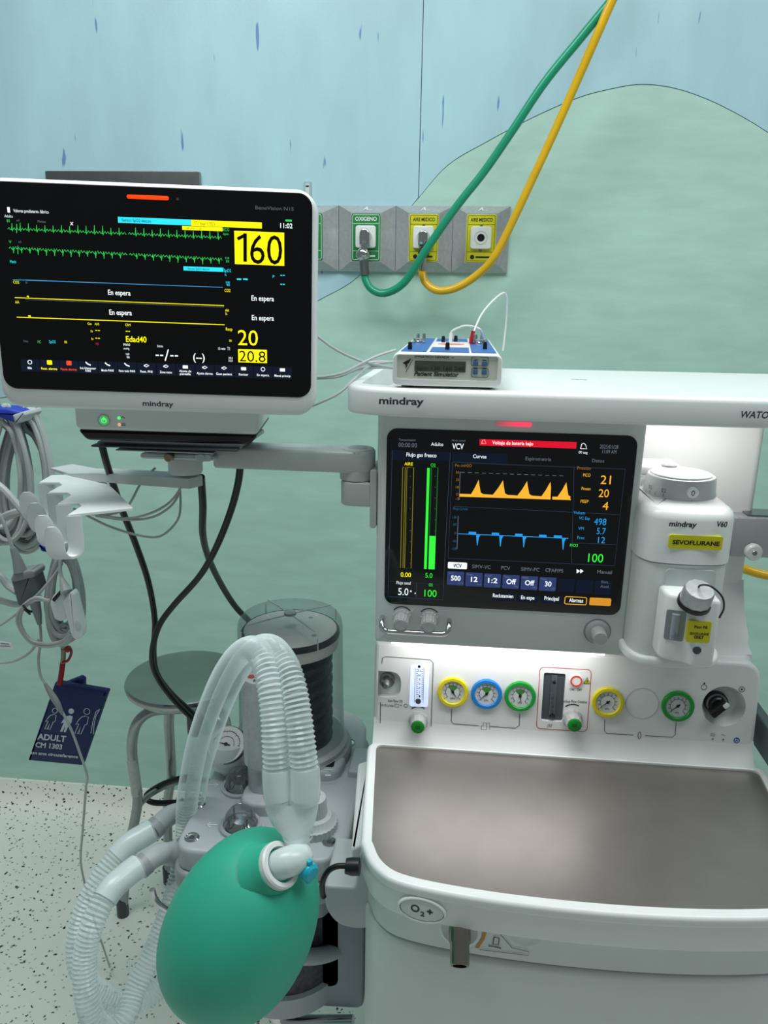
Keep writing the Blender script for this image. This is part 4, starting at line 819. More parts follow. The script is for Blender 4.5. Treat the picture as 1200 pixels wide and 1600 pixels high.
for ang, s in ((-40, '0.2'), (-67, '0.5')):
    f = ondial(ang, .008); vs, fs, wd = glyphs(s, 0); m.add([f.w(-.003+p*.006/wd, q*.0075, .0006) for p, q in vs], fs); m.line(f, [(0, -.006), (0, -.001)], .0006, .0006)
for ang in (-55, -78): f = ondial(ang, .008); m.line(f, [(0, -.006), (0, -.002)], .0006, .0006)
obj('dial_scale', m, INK, dl, flat=True)
m = MB(); f = ondial(4, -.002); m.line(f, [(0, -.001), (0, .004)], .0005, .002); obj('dial_pointer', m, INK, vp, flat=True)
m = MB(); m.txt(V, 'mindray', 1045, 822, 43, 8, n=.0006, bold=.032, shear=.12); obj('brand_lettering', m, INK, vp, flat=True)
m = MB(); m.txt(V, 'V60', 1118.5, 823, 17, 8.5, n=.0006, bold=.032, shear=.15)
vl = obj('model_lettering', m, INK, vp, flat=True)
a, b = V.uv(1046, 835), V.uv(1127, 860); m = MB(); m.box(V, a[0], b[0], b[1], a[1], -.01, .0008, r=.003); lb = obj('agent_label', m, mat('lime_yellow', (212, 206, 20), .45, var=.02), vp)
m = MB(); m.txt(V, 'SEVOFLURANE', 1050.5, 850, 74, 6.5, n=.0012, bold=.03); obj('agent_lettering', m, INK, lb, flat=True)
# recess arch + filler
a, b = V.uv(1043, 876), V.uv(1122, 876); m = MB(); m.prism(V, roundpoly([(a[0], 1.06), (b[0], 1.06), (b[0], 1.157), (a[0], 1.157)], [.002, .002, .006, .006]), -.02, -.0005); obj('filler_niche', m, mat('niche_grey', (184, 192, 190), .45), vp)
fx0, fx1 = V.uv(1036, 985, .035)[0], V.uv(1118, 985, .035)[0]
fz1 = V.uv(1060, 945, .035)[1]; fz0 = V.uv(1060, 1035, .035)[1]
fo = roundpoly([(fx0, .95), (fx0, .918), (fx0+.030, .908), (fx0+.036, .900), (fx1, .902), (fx1, .95)], [.0, .012, .006, .006, .006, 0], 5)
m = MB(); m.prism(TS, fo, fz0, fz1+.012, bev=.006, bback=.004); fb_ = obj('filler_block', m, WHITE, vp)
FV = Frame((fx0+.018, .9112, 0), (.965, -.26, 0), (0, 0, 1), (-.26, -.965, 0))
a, b = FV.uv(1042, 952), FV.uv(1067, 1003); m = MB(); m.box(FV, a[0], b[0], b[1], a[1], -.010, -.0002, r=.003); sgl = obj('sight_glass', m, mat('sight_dark', (140, 148, 150), .15, var=.1), vp)
uc = (a[0]+b[0])/2; m = MB(); m.tube([FV.w(uc, b[1]+.003, .001), FV.w(uc, a[1]-.004, .001)], .0048, 14); obj('glass_tube', m, clear_mat('sight_clear', (190, 205, 214), .35, .8), sgl)
m = MB(); m.lathe(axis(FV.w(uc, b[1]+.004, .001), (0, 0, 1)), 0, 0, [(.0044, 0), (.0044, .006), (.002, .008)], 16); obj('level_float', m, mat('float_blue', (60, 80, 110), .3), sgl)
FL = front(.9005)
a, b = FL.uv(1075.5, 969.5), FL.uv(1109, 1005); m = MB(); m.box(FL, a[0], b[0]-.001, b[1], a[1], -.004, .0006, r=.003); lb = obj('fill_label', m, _mats['lime_yellow'], vp)
m = MB(); m.txt(FL, 'Pour Fill', 1085, 981.5, 20, 4, n=.001, bold=.03); m.txt(FL, 'SEVOFLURANE', 1077.5, 991.5, 30, 3.6, n=.001, bold=.02); m.txt(FL, 'ONLY', 1084, 997.5, 15.5, 4.6, n=.001, bold=.04); obj('fill_lettering', m, INK, lb, flat=True)
u, v = FL.uv(1089, 1016); m = MB(); m.lathe(FL, u, v, [(.005, -.002), (.005, .001), (.004, .0014)], 20); obj('drain_screw', m, DARKG, vp)
ca = axis(YP(1086, 938, .908), (0.06, -.42, .9)); m = MB(); m.lathe(ca, 0, 0, [(.020, -.006), (.020, -.002), (.0195, 0)], 32); obj('filler_collar', m, BLACK, vp)
m = MB(); m.lathe(ca, 0, 0, [(.0185, 0), (.0180, .017), (.0165, .0195), (.010, .020)], 40, mod=lambda k: 1+.012*math.cos(k*2*PI*12)); fc = obj('filler_cap', m, ALU, vp)
p = ca.w(0, .002, .0205); m = MB(); m.tube(cr([p-ca.N*.006, p+V3((0, -.001, .003)), YP(1110, 916, .885), YP(1128, 932, .885), YP(1131, 950, .889), YP(1124, 965, .896)], 8), .0012, 8); obj('cap_leash', m, BLACK, fc)
# locking lever behind the dial
Lf = front(1.07); a = Lf.uv(1008, 727); b = Lf.uv(1066, 745); m = MB(); m.prism(Lf, rrect(a[0]-.01, b[0], b[1], a[1], .006), -.05, 0, bev=.004); ll = obj('locking_lever', m, WHITE, vp)
m = MB(); m.lathe(top(a[1]), b[0]-.018, 1.075, [(.011, 0), (.0105, .0015)], 28); obj('lever_disc', m, ALU, ll)

# ================================================================== PATIENT SIMULATOR
Q = front(.975)
a, b = Q.uv(613.5, 551), Q.uv(787, 556); zl = Q.uv(616, 602)[1]; zt_ = a[1]
sx0, sx1 = a[0], b[0]-.001; bk = ZP(632, 527, zt_).y
sm = thing('patient_simulator', 'small white patient simulator box with LCD and blue top panel on the shelf', 'simulator', ((sx0+sx1)/2, (.975+bk)/2, SZ))
D_ = bk-.975
m = MB(); m.prism(Q, rrect(sx0, sx1, zl, zt_, .008, 6), -D_, 0, bev=.002, bback=.002, holes=[rrect(sx0+.0055, sx1-.0055, zl+.008, zt_-.0022, .003)], hdepth=-.003); cs = obj('case', m, WHITE, sm)
fa, fb2 = Q.uv(622.5, 553, -.005), Q.uv(781, 596, -.005)
m = MB(); m.box(Q, sx0+.005, sx1-.005, zl+.007, zt_-.0018, -.02, -.002); fp = obj('front_plate', m, mat('face_grey', (204, 211, 198), .5, var=.03), sm)
FQ = front(.9769)
m = MB(); m.prect(FQ, 648, 563.5, 728, 580, n=.0006); lc = obj('display', m, mat('lcd', (74, 82, 72), .25, var=.05), sm)
m = MB(); m.txt(FQ, 'bpm 120 160 240', 651, 577.5, 74, 6, n=.001); obj('display_text', m, mat('lcd_ink', (34, 40, 34), .4), lc, flat=True)
m = MB(); m.txt(FQ, 'DYNATECH NEVADA', 648, 559, 54, 3.4, n=.0006, bold=.015); m.pline(FQ, [(706, 559), (709, 559)], 1, n=.0006); m.txt(FQ, 'Patient Simulator', 647, 587, 69, 6.5, n=.0006, bold=.035, shear=.2); obj('front_lettering', m, INK, fp, flat=True)
m = MB(); m.flat(FQ, FQ.uvs([(629, 567), (643, 560), (639, 567), (634, 570)], .0006), .0006); m.flat(FQ, FQ.uvs([(634, 570), (637, 569), (634, 577)], .0006), .0006); m.pline(FQ, [(645, 562), (634, 582)], .8, n=.0006); obj('bird_logo', m, INK, fp, flat=True)
for x, y in ((739, 568), (753, 568.5), (738.5, 581), (752.5, 581.5)):
    u, v = FQ.uv(x+4, y); m = MB(); m.box(FQ, u-.0032, u+.0032, v-.0032, v+.0032, 0, .0015, r=.001, bev=.0004); obj('key', m, mat('key_blue', (70, 110, 150), .4), sm)
m = MB()
for y in (557.5, 575): 
    aa, bb_ = FQ.uv(737, y), FQ.uv(763, y); zz = FQ.uv(737, y+14)[1]; rr = rrect(aa[0], bb_[0], zz, aa[1], .002); m.line(FQ, rr+rr[:1], .0006, .0006)
for x, y, s in ((741, 563.5, 'RATE'), (755, 564, 'AMP'), (741, 576.8, 'WAVE'), (755, 577, 'SEL')): m.pline(FQ, [(x-1, y-1), (x+5, y-.8)], 1.2, n=.0006)
obj('key_frames', m, PRINT, fp, flat=True)
for x in (sx0+.018, sx1-.018):
    for y in (1.0, bk-.03):
        m = MB(); m.lathe(top(SZ), x, y, [(.008, 0), (.0085, zl-SZ+.001)], 18); obj('rubber_foot', m, BLACK, sm)
# top panel
TP = top(zt_); SB = mat('sim_blue', (40, 98, 172), .4, var=.03)
def tpr(u0, u1, f0, f1): return (sx0+(sx1-sx0)*u0, sx0+(sx1-sx0)*u1, .975+D_*f0, .975+D_*f1)
for q in ((.06, .30, .06, .94), (.72, .95, .06, .94), (.33, .70, .06, .30), (.33, .70, .70, .94)):
    r = tpr(*q); m = MB(); m.box(TP, *r, -.001, .0008, r=.002); obj('blue_panel', m, SB, sm)
m = MB(); r = tpr(.33, .70, .33, .67); m.box(TP, *r, -.001, .0008, r=.002); dg = obj('diagram_panel', m, mat('diagram_white', (222, 216, 212), .5, var=.02), sm)
m = MB(); m.lathe(TP, (r[0]+r[1])/2, (r[2]+r[3])/2, [(.02, .0008), (.02, .0011)], 28); obj('diagram_print', m, mat('diagram_pink', (206, 130, 124), .5), dg)
for u_, f_ in ((.10, .82), (.17, .84), (.13, .15), (.42, .62), (.56, .68), (.49, .18), (.80, .82), (.87, .80), (.86, .25)):
    q = tpr(u_, u_, f_, f_); m = MB(); m.lathe(TP, q[0], q[2], [(.0030, 0), (.0030, .005), (.0024, .010), (.0016, .0105)], 14); obj('snap_post', m, BLACK if f_ < .8 else CHROME, sm)
for u_, f_, w_ in ((.15, .55, .02), (.83, .55, .02)):
    q = tpr(u_, u_, f_, f_); m = MB(); m.lathe(TP, q[0], q[2], [(.010, 0), (.011, .002), (.0085, .004), (.0085, .007), (.006, .008)], 24); obj('clip_post', m, CHROME, sm)
# ================================================================== MONITOR ARM
arm = thing('monitor_mount', 'grey jointed arm holding the patient monitor off the machine side', 'monitor mount', (-.15, 1.03, 1.20))
A0 = front(1.0); ARMG = mat('arm_grey', (188, 194, 192), .38, var=.03)
kx = A0.uv(555, 740)[0]
z_a, z_b, z_c = A0.uv(555, 703, -.0)[1], A0.uv(555, 753)[1], A0.uv(555, 792)[1]
m = MB(); m.prism(A0, rrect(-.1125, -.1035, A0.uv(588, 826)[1], A0.uv(588, 735)[1], .003), -.07, .0, bev=.002); obj('mount_plate', m, ARMG, arm)
m = MB(); m.prism(TS, roundpoly([(kx-.022, 1.0), (-.112, 1.0), (-.112, 1.05), (kx-.022, 1.05)], [.022, .002, .002, .022], 8), z_c, z_b-.001, bev=.003, bback=.003); obj('lower_knuckle', m, ARMG, arm)
xl = A0.uv(330, 720)[0]
m = MB(); m.prism(TS, roundpoly([(xl, 1.002), (kx+.024, 1.0), (kx+.024, 1.05), (xl, 1.052)], [.01, .024, .024, .01], 8), z_b+.011, z_a-.003, bev=.005, bback=.004); obj('arm_beam', m, ARMG, arm)
m = MB(); m.lathe(TS, kx, 1.025, [(.0245, z_b), (.0245, z_a-.006), (.022, z_a-.002), (.016, z_a-.001)], 36); ku = obj('upper_knuckle', m, ARMG, arm)
m = MB(); m.lathe(TS, kx, 1.025, [(.014, z_a-.0012), (.013, z_a-.0004)], 28); obj('knuckle_cap', m, GREYP, ku)
m = MB(); m.txt(top(z_a), 'A', 550, 711, 4, 5, n=.0003); m.txt(top(z_a), '=', 557, 711, 5, 4, n=.0003); obj('cap_mark', m, PRINT, ku, flat=True)
# platform under the monitor
P0 = front(.985)
a, b = P0.uv(148, 687), P0.uv(378, 700)
m = MB(); m.prism(P0, rrect(a[0]+.012, b[0], b[1]-.001, a[1]+.001, .002), -.12, 0, bev=.001); obj('quick_release_plate', m, STEEL, arm)
m = MB(); m.prism(P0, rrect(a[0], a[0]+.20, b[1]-.003, b[1]-.0005, .001), -.10, .012, bev=.0005); obj('release_lever', m, DARKG, arm)
a, b = P0.uv(182, 700), P0.uv(335, 709)
m = MB(); m.prism(P0, rrect(a[0], b[0], b[1], a[1]-.001, .002), -.11, .004, bev=.001); obj('slide_plate', m, ALU, arm)
a, b = P0.uv(216, 709), P0.uv(335, 722)
m = MB(); m.prism(P0, rrect(a[0], b[0], b[1], a[1], .004), -.10, -.004, bev=.003); obj('tilt_block', m, ARMG, arm)
a, b = P0.uv(258, 709), P0.uv(280, 720); m = MB(); m.lathe(front(.989), (a[0]+b[0])/2-.004, (a[1]+b[1])/2, [(.006, -.002), (.006, .008), (.005, .009)], 18); obj('tilt_screw', m, mat('brass_grey', (150, 140, 120), .3, metal=1), arm)
a, b = P0.uv(305, 709), P0.uv(330, 721); m = MB(); m.prism(P0, rrect(a[0], b[0], b[1], a[1], .003), -.05, .003, bev=.001); tb = obj('tilt_latch', m, ARMG, arm)
m = MB(); m.lathe(front(.982), (a[0]+b[0])/2-.002, (a[1]+b[1])/2, [(.006, -.001), (.0055, .0015)], 18); obj('latch_button', m, GREYP, tb)
pc = ZP(289, 740, A0.uv(300, 728)[1])
zq0, zq1 = P0.uv(290, 747)[1], P0.uv(290, 721)[1]
pcx = P0.uv(289, 735, -.03)[0]
m = MB(); m.lathe(TS, pcx, 1.018, [(.022, zq0), (.0235, zq0+.003), (.0235, zq1-.001), (.021, zq1+.001)], 36); obj('swivel_joint', m, ARMG, arm)

# ================================================================== HOOK RACK
HZ = 1.205
hk = thing('cable_hook_rack', 'white cable rack with four J hooks under the monitor arm', 'hook rack', ZP(120, 780, HZ))
HW = mat('hook_white', (226, 232, 231), .4, var=.015)
Tz = top(0); xy = lambda p: (p.x, p.y)
plate = [ZP(x, y, HZ) for x, y in ((208, 793), (178, 764), (150, 741), (85, 735))]
opx = [(208, 793), (105, 804), (127, 790), (122, 785.5), (89, 787), (111, 773), (106, 769), (75, 769), (97, 757), (92, 753), (61, 753), (80, 742), (150, 740), (178, 764)]
m = MB(); m.prism(Tz, roundpoly([xy(ZP(x, y, HZ)) for x, y in opx], .0025, 3), HZ-.004, HZ, bev=.0012); obj('rack_plate', m, HW, hk)
th = .0032
for x0, y0 in ((105, 804), (89, 787), (75, 769), (61, 753)):
    o = ZP(x0, y0, HZ); wv = ZP(x0+22, y0-.8, HZ)-o; wd_ = wv.length; dW = wv.normalized(); dC = V3((dW.y, -dW.x, 0))
    if dC.y > 0: dC = -dC
    dC = (dC*.55-dW*.83).normalized()
    cpts = [(.001, -.002-.040*k/6) for k in range(7)]; cc = (.0145, -.042)
    cpts += [(cc[0]-.0135*math.cos(PI*k/10), cc[1]-.0145*math.sin(PI*k/10)) for k in range(1, 11)]
    cpts += [(.0285, -.035), (.029, -.028), (.0298, -.021), (.0305, -.015), (.031, -.011)]
    hwid = {len(cpts)-1: .22, len(cpts)-2: .42, len(cpts)-3: .54, len(cpts)-4: .60, len(cpts)-5: .60}
    L = []; n_ = len(cpts)
    for k, (u, v) in enumerate(cpts):
        a_ = cpts[max(k-1, 0)]; b_ = cpts[min(k+1, n_-1)]; t = V3((b_[0]-a_[0], b_[1]-a_[1], 0)).normalized(); nx, ny = -t.y*th/2, t.x*th/2
        hw = wd_*hwid.get(k, .5 if k < 11 else .5+.1*(k-10)/6); c = o+dW*(wd_/2)
        L.append([c+dC*(u+nx)+V3((0, 0, v+ny))-dW*hw, c+dC*(u+nx)+V3((0, 0, v+ny))+dW*hw, c+dC*(u-nx)+V3((0, 0, v-ny))+dW*hw, c+dC*(u-nx)+V3((0, 0, v-ny))-dW*hw])
    m = MB(); m.loops(L); obj('hook', m, HW, hk, smooth=50)
# carrier bar from swivel to rack
zc = zq0-.004; c1 = V3((pcx, 1.018, zc)); c0 = V3(((plate[2].x+plate[3].x)/2, (plate[2].y+plate[3].y)/2+.004, HZ+.004))
d = (c1-c0); d.z = 0; d.normalize(); sd = V3((-d.y, d.x, 0))
m = MB(); L = []
for c, w_, h_ in ((c0-d*.04, .020, .003), (c0+d*.02, .024, .006), (c0.lerp(c1, .3), .021, .013), (c0.lerp(c1, .6), .020, .014), (c1, .021, .014), (c1+d*.02, .012, .014)):
    L.append([c-sd*w_+V3((0, 0, -h_)), c+sd*w_+V3((0, 0, -h_)), c+sd*w_+V3((0, 0, 0)), c-sd*w_])
m.loops(L); obj('carrier_bar', m, ARMG, hk, smooth=25)

# ================================================================== CABLES AT THE LEFT
def coil(path_c, a, b, loops, jit, tilt=0, seed=1, depth=.02, start=90):
    rnd = random.Random(seed); pts = []; cx, cy, Y = path_c
    for l in range(loops):
        ka, kb, dx, dy = rnd.uniform(1-jit, 1+jit*.4), rnd.uniform(1-jit, 1+jit*.5), rnd.uniform(-jit, jit)*a*.8, rnd.uniform(-.3, 1)*jit*b*.5
        for k in range(12):
            t = 2*PI*k/12-PI/2; u, v = a*ka*math.cos(t), b*kb*math.sin(t)
            if k == 0: dx0, dy0 = dx, 0
            s = math.sin(t)*.5+.5     # loose at the bottom, gathered at the top
            x = cx+dx*s+u*(.35+.65*math.sqrt(min(1, s+.12))); y = cy+dy*s+v
            pts.append((x+tilt*v, y, Y+depth*(l/loops-.5)+rnd.uniform(-.003, .003)))
    return resample(cr(PX(pts), 5), .006)[0]
CL = .0044
c1t = thing('cable_bundle', 'coiled grey monitor cable hanging at the left edge in a blue strap', 'cable', YP(30, 830, 1.21), 'coiled cables')
m = MB(); m.tube(coil((40, 740, 1.23), 46, 95, 19, .3, seed=3, depth=.05), CL, 8); obj('coil', m, CABLE, c1t)
m = MB(); m.tube(coil((8, 738, 1.20), 42, 92, 14, .28, seed=5, depth=.03), CL, 8); obj('coil', m, CABLE, c1t)
BST = mat('blue_strap', (24, 56, 170), .55, var=.08)
F = front(1.19); m = MB(); m.prism(F, roundpoly(F.uvs([(-14, 634), (18, 636), (46, 643), (40, 660), (22, 658), (8, 652), (-14, 649)]), .006), -.02, .012, bev=.006); obj('strap', m, BST, c1t)
m = MB(); m.prism(F, roundpoly(F.uvs([(30, 646), (48, 640), (51, 646), (46, 652), (44, 657), (34, 660)]), .002), -.03, .021, bev=.003); obj('strap_end', m, mat('strap_grey', (176, 184, 186), .6), c1t)
c2t = thing('cable_bundle', 'smaller coil of grey cable hanging from the front J hooks', 'cable', YP(100, 990, 1.05), 'coiled cables')
m = MB(); m.tube(coil((101, 925, 1.07), 30, 70, 14, .28, seed=9, depth=.045), .0038, 8); obj('coil', m, CABLE, c2t)
F = front(1.055); m = MB(); m.prism(F, roundpoly(F.uvs([(66, 846), (80, 852), (80, 860), (70, 858)]), .002), -.02, .012, bev=.003); obj('strap', m, BST, c2t)
def wire(name, label, path, r, mt=CABLE, seg=8, group=None, cat='cable', n=8):
    m = MB(); m.tube(resample(cr(PX(path), n), .006)[0], r, seg); return tag(obj(name, m, mt), label, cat, group)
wire('monitor_cable', 'thick grey cable sloping from the left edge behind the rack', [(-40, 735, 1.10), (0, 760, 1.09), (30, 792, 1.085), (56, 825, 1.08)], .0058)
wire('monitor_cable', 'grey cable arcing left out of frame below the blue strap', [(-40, 838, 1.12), (0, 812, 1.12), (22, 802, 1.115), (45, 797, 1.11)], .007)
wire('monitor_cable', 'low grey cable loop curving in from the left above the connector', [(-50, 905, 1.10), (-5, 898, 1.10), (12, 915, 1.10), (26, 925, 1.095)], .0058)
wire('monitor_cable', 'double grey cable curving in from the left edge under the connector', [(-40, 925, 1.115), (0, 938, 1.11), (30, 944, 1.105), (62, 932, 1.10)], .0055)
# spo2 connector
cn = thing('cable_connector', 'dark grey inline plug hanging in the grey cables', 'connector', YP(42, 950, 1.05))
F = front(1.05); CG = mat('connector_grey', (98, 106, 108), .45, var=.04); CG2 = mat('connector_light', (140, 147, 147), .45, var=.03)
m = MB(); m.prism(F, roundpoly(F.uvs([(19, 905), (52, 888), (62, 922), (35, 946), (30, 945)]), .003), -.022, .004, bev=.003); obj('plug_body', m, CG, cn)
m = MB(); m.prism(F, roundpoly(F.uvs([(19, 904), (24, 893), (54, 889), (58, 892), (57, 900), (24, 908)]), .003), -.024, .006, bev=.003); obj('plug_collar', m, CG2, cn)
m = MB(); m.tube(cr(PX([(20, 856, 1.05), (27, 875, 1.05), (32, 893, 1.05)]), 4), lambda i: .0045+.0007*i, 12); obj('strain_relief', m, CG2, cn)
m = MB(); m.tube(cr(PX([(54, 940, 1.055), (59, 960, 1.055), (62, 975, 1.055)]), 4), lambda i: .0085-.0006*i, 12); obj('strain_relief', m, CG2, cn)
m = MB(); m.tube(cr(PX([(-10, 790, 1.05), (5, 815, 1.05), (20, 857, 1.05)]), 6), .0028, 8); obj('lead_in', m, CABLE, cn)
wire('sensor_cable', 'thin grey sensor cable dropping past the navy cuff to the floor', [(62, 972, 1.055), (64, 1000, 1.055), (60, 1030, 1.055), (63, 1055, 1.05), (70, 1068, 1.045), (84, 1092, 1.04), (96, 1110, 1.04), (112, 1142, 1.045), (126, 1180, 1.06), (136, 1212, 1.08), (134, 1235, 1.12), (129, 1300, 1.2), (126, 1340, 1.26), (130, 1370, 1.3), (145, 1430, 1.33), (163, 1485, 1.33), (172, 1512, 1.315)], .0022)
F = front(1.04); m = MB(); m.tube(cr(PX([(70, 1068, 1.043), (80, 1084, 1.04), (90, 1100, 1.038), (98, 1116, 1.04)]), 5), lambda i: .0022+.003*math.sin(PI*min(1, i/15)), 10); tag(obj('cable_moulding', m, CG2), 'grey moulded thickening of the thin cable in front of the cuff', 'cable moulding')
wire('sensor_cable', 'thin grey cable curving out of frame at the left under the connector', [(-20, 1036, 1.06), (0, 1036, 1.06), (25, 1032, 1.058), (48, 1018, 1.056), (60, 1000, 1.056)], .0022)
wire('sensor_cable', 'thin grey cable rising from the black twist tie towards the hook', [(-15, 985, 1.04), (8, 972, 1.04), (36, 950, 1.038), (60, 928, 1.036), (84, 900, 1.04), (97, 880, 1.045)], .0022)
# spo2 finger clip with its looped lead
sp = thing('finger_sensor', 'white fingertip pulse sensor clip hanging below the hooks', 'sensor', YP(105, 998, 1.02))
F = front(1.02); SW = mat('sensor_white', (228, 234, 233), .35, var=.015)
m = MB(); m.prism(F, roundpoly(F.uvs([(99, 938), (112, 923), (117, 928), (131, 983), (128, 996), (118, 999), (112, 990)]), [.003, .003, .004, .004, .005, .005, .004], 5), -.012, .004, bev=.003); obj('front_shell', m, SW, sp)
m = MB(); m.prism(F, roundpoly(F.uvs([(75, 945), (80, 932), (96, 924), (101, 940), (102, 968), (92, 974), (82, 969)]), .004, 5), -.022, -.004, bev=.003); obj('rear_shell', m, SW, sp)
m = MB(); m.prism(F, roundpoly(F.uvs([(82, 936), (94, 922), (99, 924), (86, 940)], -.004), .002), -.018, -.001, bev=.001); obj('pad', m, BLACK, sp)
u, v = F.uv(122, 978, .004); m = MB(); m.prism(F, ell(u, v, .005, .009, 20), .0035, .0045, bev=.0006); obj('finger_rest', m, mat('sensor_grey', (206, 213, 213), .4), sp)
m = MB(); m.tube(cr(PX([(95, 870, 1.04), (94, 890, 1.035), (97, 905, 1.03), (104, 925, 1.02)]), 6), lambda i: .0028 if i < 11 else .0028+.0009*(i-11), 10); obj('lead', m, CABLE, sp)
u, v = F.uv(100, 981, -.01); m = MB(); m.ring(F, u, v, [(.008, -.012), (.008, -.008), (.006, -.008), (.006, -.012)], 24); obj('lead_disc', m, CG2, sp)
for k, (dx, dy) in enumerate(((0, 0), (4, 4))):
    wire('sensor_lead', 'grey sensor lead looped below the white finger clip, %s strand' % ('inner', 'outer')[k], [(78, 938+dy/2, 1.03), (55, 938-dy, 1.03), (36+dx-8*k, 952, 1.032), (32+dx-8*k, 975, 1.034), (48, 1000+dy, 1.034), (75, 1006+dy, 1.03), (100, 1000+dy, 1.028), (110, 985+dy, 1.026)], .0026, group='looped sensor lead')
m = MB(); m.tube(cr(PX([(36, 946, 1.026), (40, 951, 1.022), (44, 954, 1.024), (50, 956, 1.024)]), 4), .0018, 6); m.tube(cr(PX([(38, 952, 1.024), (44, 957, 1.022), (47, 960, 1.024)]), 4), .0016, 6); tag(obj('twist_tie', m, BLACK), 'black twist tie around the grey sensor lead', 'twist tie')
# blood pressure cuff
cf = thing('pressure_cuff', 'navy blue ADULT arm cuff hanging beside the stool', 'cuff', YP(95, 1195, 1.09))
Fc0 = front(1.09)
ux = Fc0.w(*Fc0.uv(128, 1196))-Fc0.w(*Fc0.uv(43, 1188)); ux.normalize()
FC = Frame(Fc0.w(*Fc0.uv(43, 1188)), ux, V3((0, -1, 0)).cross(ux), (0, -1, 0))
NAVY = mat('navy_nylon', (6, 34, 92), .6, var=.1, scale=200, bump=.2)
m = MB(); m.prism(FC, roundpoly(FC.uvs([(43, 1189), (85, 1067), (168, 1081), (164, 1092), (128, 1197)]), .003), -.012, 0, bev=.004); obj('cuff_front', m, NAVY, cf)
m = MB(); m.prism(FC, roundpoly(FC.uvs([(96, 1070), (124, 1059), (130, 1062), (130, 1082)], -.015), .003), -.026, -.014, bev=.004); obj('cuff_flap', m, NAVY, cf)
CI = mat('cuff_ink', (206, 216, 226), .6, var=.02)
def ctx(s, x, y, w, h, sh=.22, bold=.03):
    m = MB(); u, v = FC.uv(x, y, .0008); k = w*(FC.uv(x+10, y)[0]-u)/10; kh = h*(FC.uv(x, y-10)[1]-v)/10
    vs, fs, wd = glyphs(s, bold); m.add([FC.w(u+p*k/wd+sh*q*kh/.7, v+q*kh/.7, .0008) for p, q in vs], fs); obj('cuff_lettering', m, CI, cf, flat=True)
ctx('ADULT', 58, 1155, 46, 9.5); ctx('CM 1303', 55, 1167, 43, 8); ctx('cm arm circumference', 48, 1178, 76, 5)
def figure(x, y, h, filled):
    s = lambda pts: FC.uvs([(x+px*h, y+py*h) for px, py in pts], .0008)
    body = [(-.12, -.62), (.0, -.66), (.13, -.62), (.15, -.35), (.08, -.33), (.03, 0), (-.05, 0), (-.06, -.28), (-.1, -.02), (-.2, -.02), (-.15, -.38), (-.26, -.34), (-.2, -.5)]
    body = [(px-.28*(py+.4), py) for px, py in body]
    m = MB(); hd = ell(0, 0, .11, .11, 14); hx, hy = (.02-.28*(-.8+.4)), -.82; hd = [(hx+a_, hy+b_) for a_, b_ in hd]
    if filled: m.flat(FC, s(body), .0008); m.flat(FC, s(hd), .0008)
    else:
        q = s(body); m.line(FC, q+q[:1], .0011, .0008); q = s(hd); m.line(FC, q+q[:1], .0011, .0008)
    obj('cuff_figure', m, CI, cf, flat=True)
figure(81, 1140, 36, False); figure(106, 1144, 40, True); figure(130, 1147, 43, False); 
m = MB(); m.pline(FC, [(146, 1147), (147, 1132), (150, 1118), (155, 1110)], 1, n=.0008); m.pline(FC, [(142, 1146), (145, 1128), (150, 1112), (156, 1108)], 1, n=.0008); obj('cuff_figure', m, CI, cf, flat=True)
RED = mat('red_connector', (150, 16, 36), .4, var=.05)
m = MB(); m.tube(cr(PX([(98, 1036, 1.085), (96, 1052, 1.083), (93, 1070, 1.080)]), 4), .0044, 12); obj('connector_sleeve', m, RED, cf)
m = MB(); m.tube(cr(PX([(99, 1014, 1.085), (99, 1026, 1.085), (98, 1038, 1.085)]), 4), .0040, 12); obj('connector_tip', m, mat('clear_amber', (150, 150, 120), .2), cf)
m = MB(); m.tube(cr(PX([(98, 1035, 1.082), (106, 1032, 1.08), (111, 1022, 1.08), (110, 1014, 1.08), (102, 1016, 1.08)]), 5), .0022, 8); m.lathe(front(1.08), *front(1.08).uv(106, 1014), [(.005, -.003), (.005, .003), (.003, .004)], 14); obj('connector_cap', m, RED, cf)
wire('cuff_tube', 'grey air tube running up from the navy cuff behind the finger sensor', [(99, 1016, 1.087), (98, 1000, 1.087), (95, 975, 1.087), (93, 950, 1.087)], .0042)
F = front(1.2); m = MB(); m.prism(F, F.uvs([(-20, 1000), (2, 1002), (18, 1005), (20, 1014), (-20, 1012)]), -.0006, 0); tt = thing('cable_tag', 'small white printed cable tag at the left edge', 'tag', YP(5, 1013, 1.2)); obj('tag_paper', m, WINK, tt)
m = MB(); m.pline(F, [(1, 1005.5), (14, 1006.5)], .9, n=.0004); m.pline(F, [(0, 1009), (16, 1010)], .9, n=.0004); obj('tag_print', m, PRINT, tt, flat=True)

# black cables and wires between devices
wire('power_cable', 'black cable from the left under the monitor curving towards the stool', [(158, 690, 1.06), (166, 722, 1.07), (178, 760, 1.10), (192, 800, 1.14), (212, 850, 1.18), (232, 910, 1.21), (242, 970, 1.235), (240, 1020, 1.25), (246, 1054, 1.26), (268, 1084, 1.27), (298, 1112, 1.28), (326, 1140, 1.29), (345, 1200, 1.32), (352, 1300, 1.36), (355, 1440, 1.38), (360, 1540, 1.36)], .0055, BCABLE, 10)
wire('power_cable', 'black cable from the right under the monitor crossing to the stool', [(379, 684, 1.07), (376, 720, 1.08), (372, 755, 1.09), (360, 800, 1.11), (338, 855, 1.14), (312, 900, 1.17), (272, 945, 1.20), (250, 975, 1.215), (240, 1005, 1.225), (238, 1035, 1.235), (248, 1062, 1.245), (272, 1094, 1.255), (300, 1122, 1.265), (332, 1152, 1.275), (352, 1210, 1.31), (360, 1310, 1.35), (364, 1450, 1.37), (368, 1545, 1.36)], .0055, BCABLE, 10)
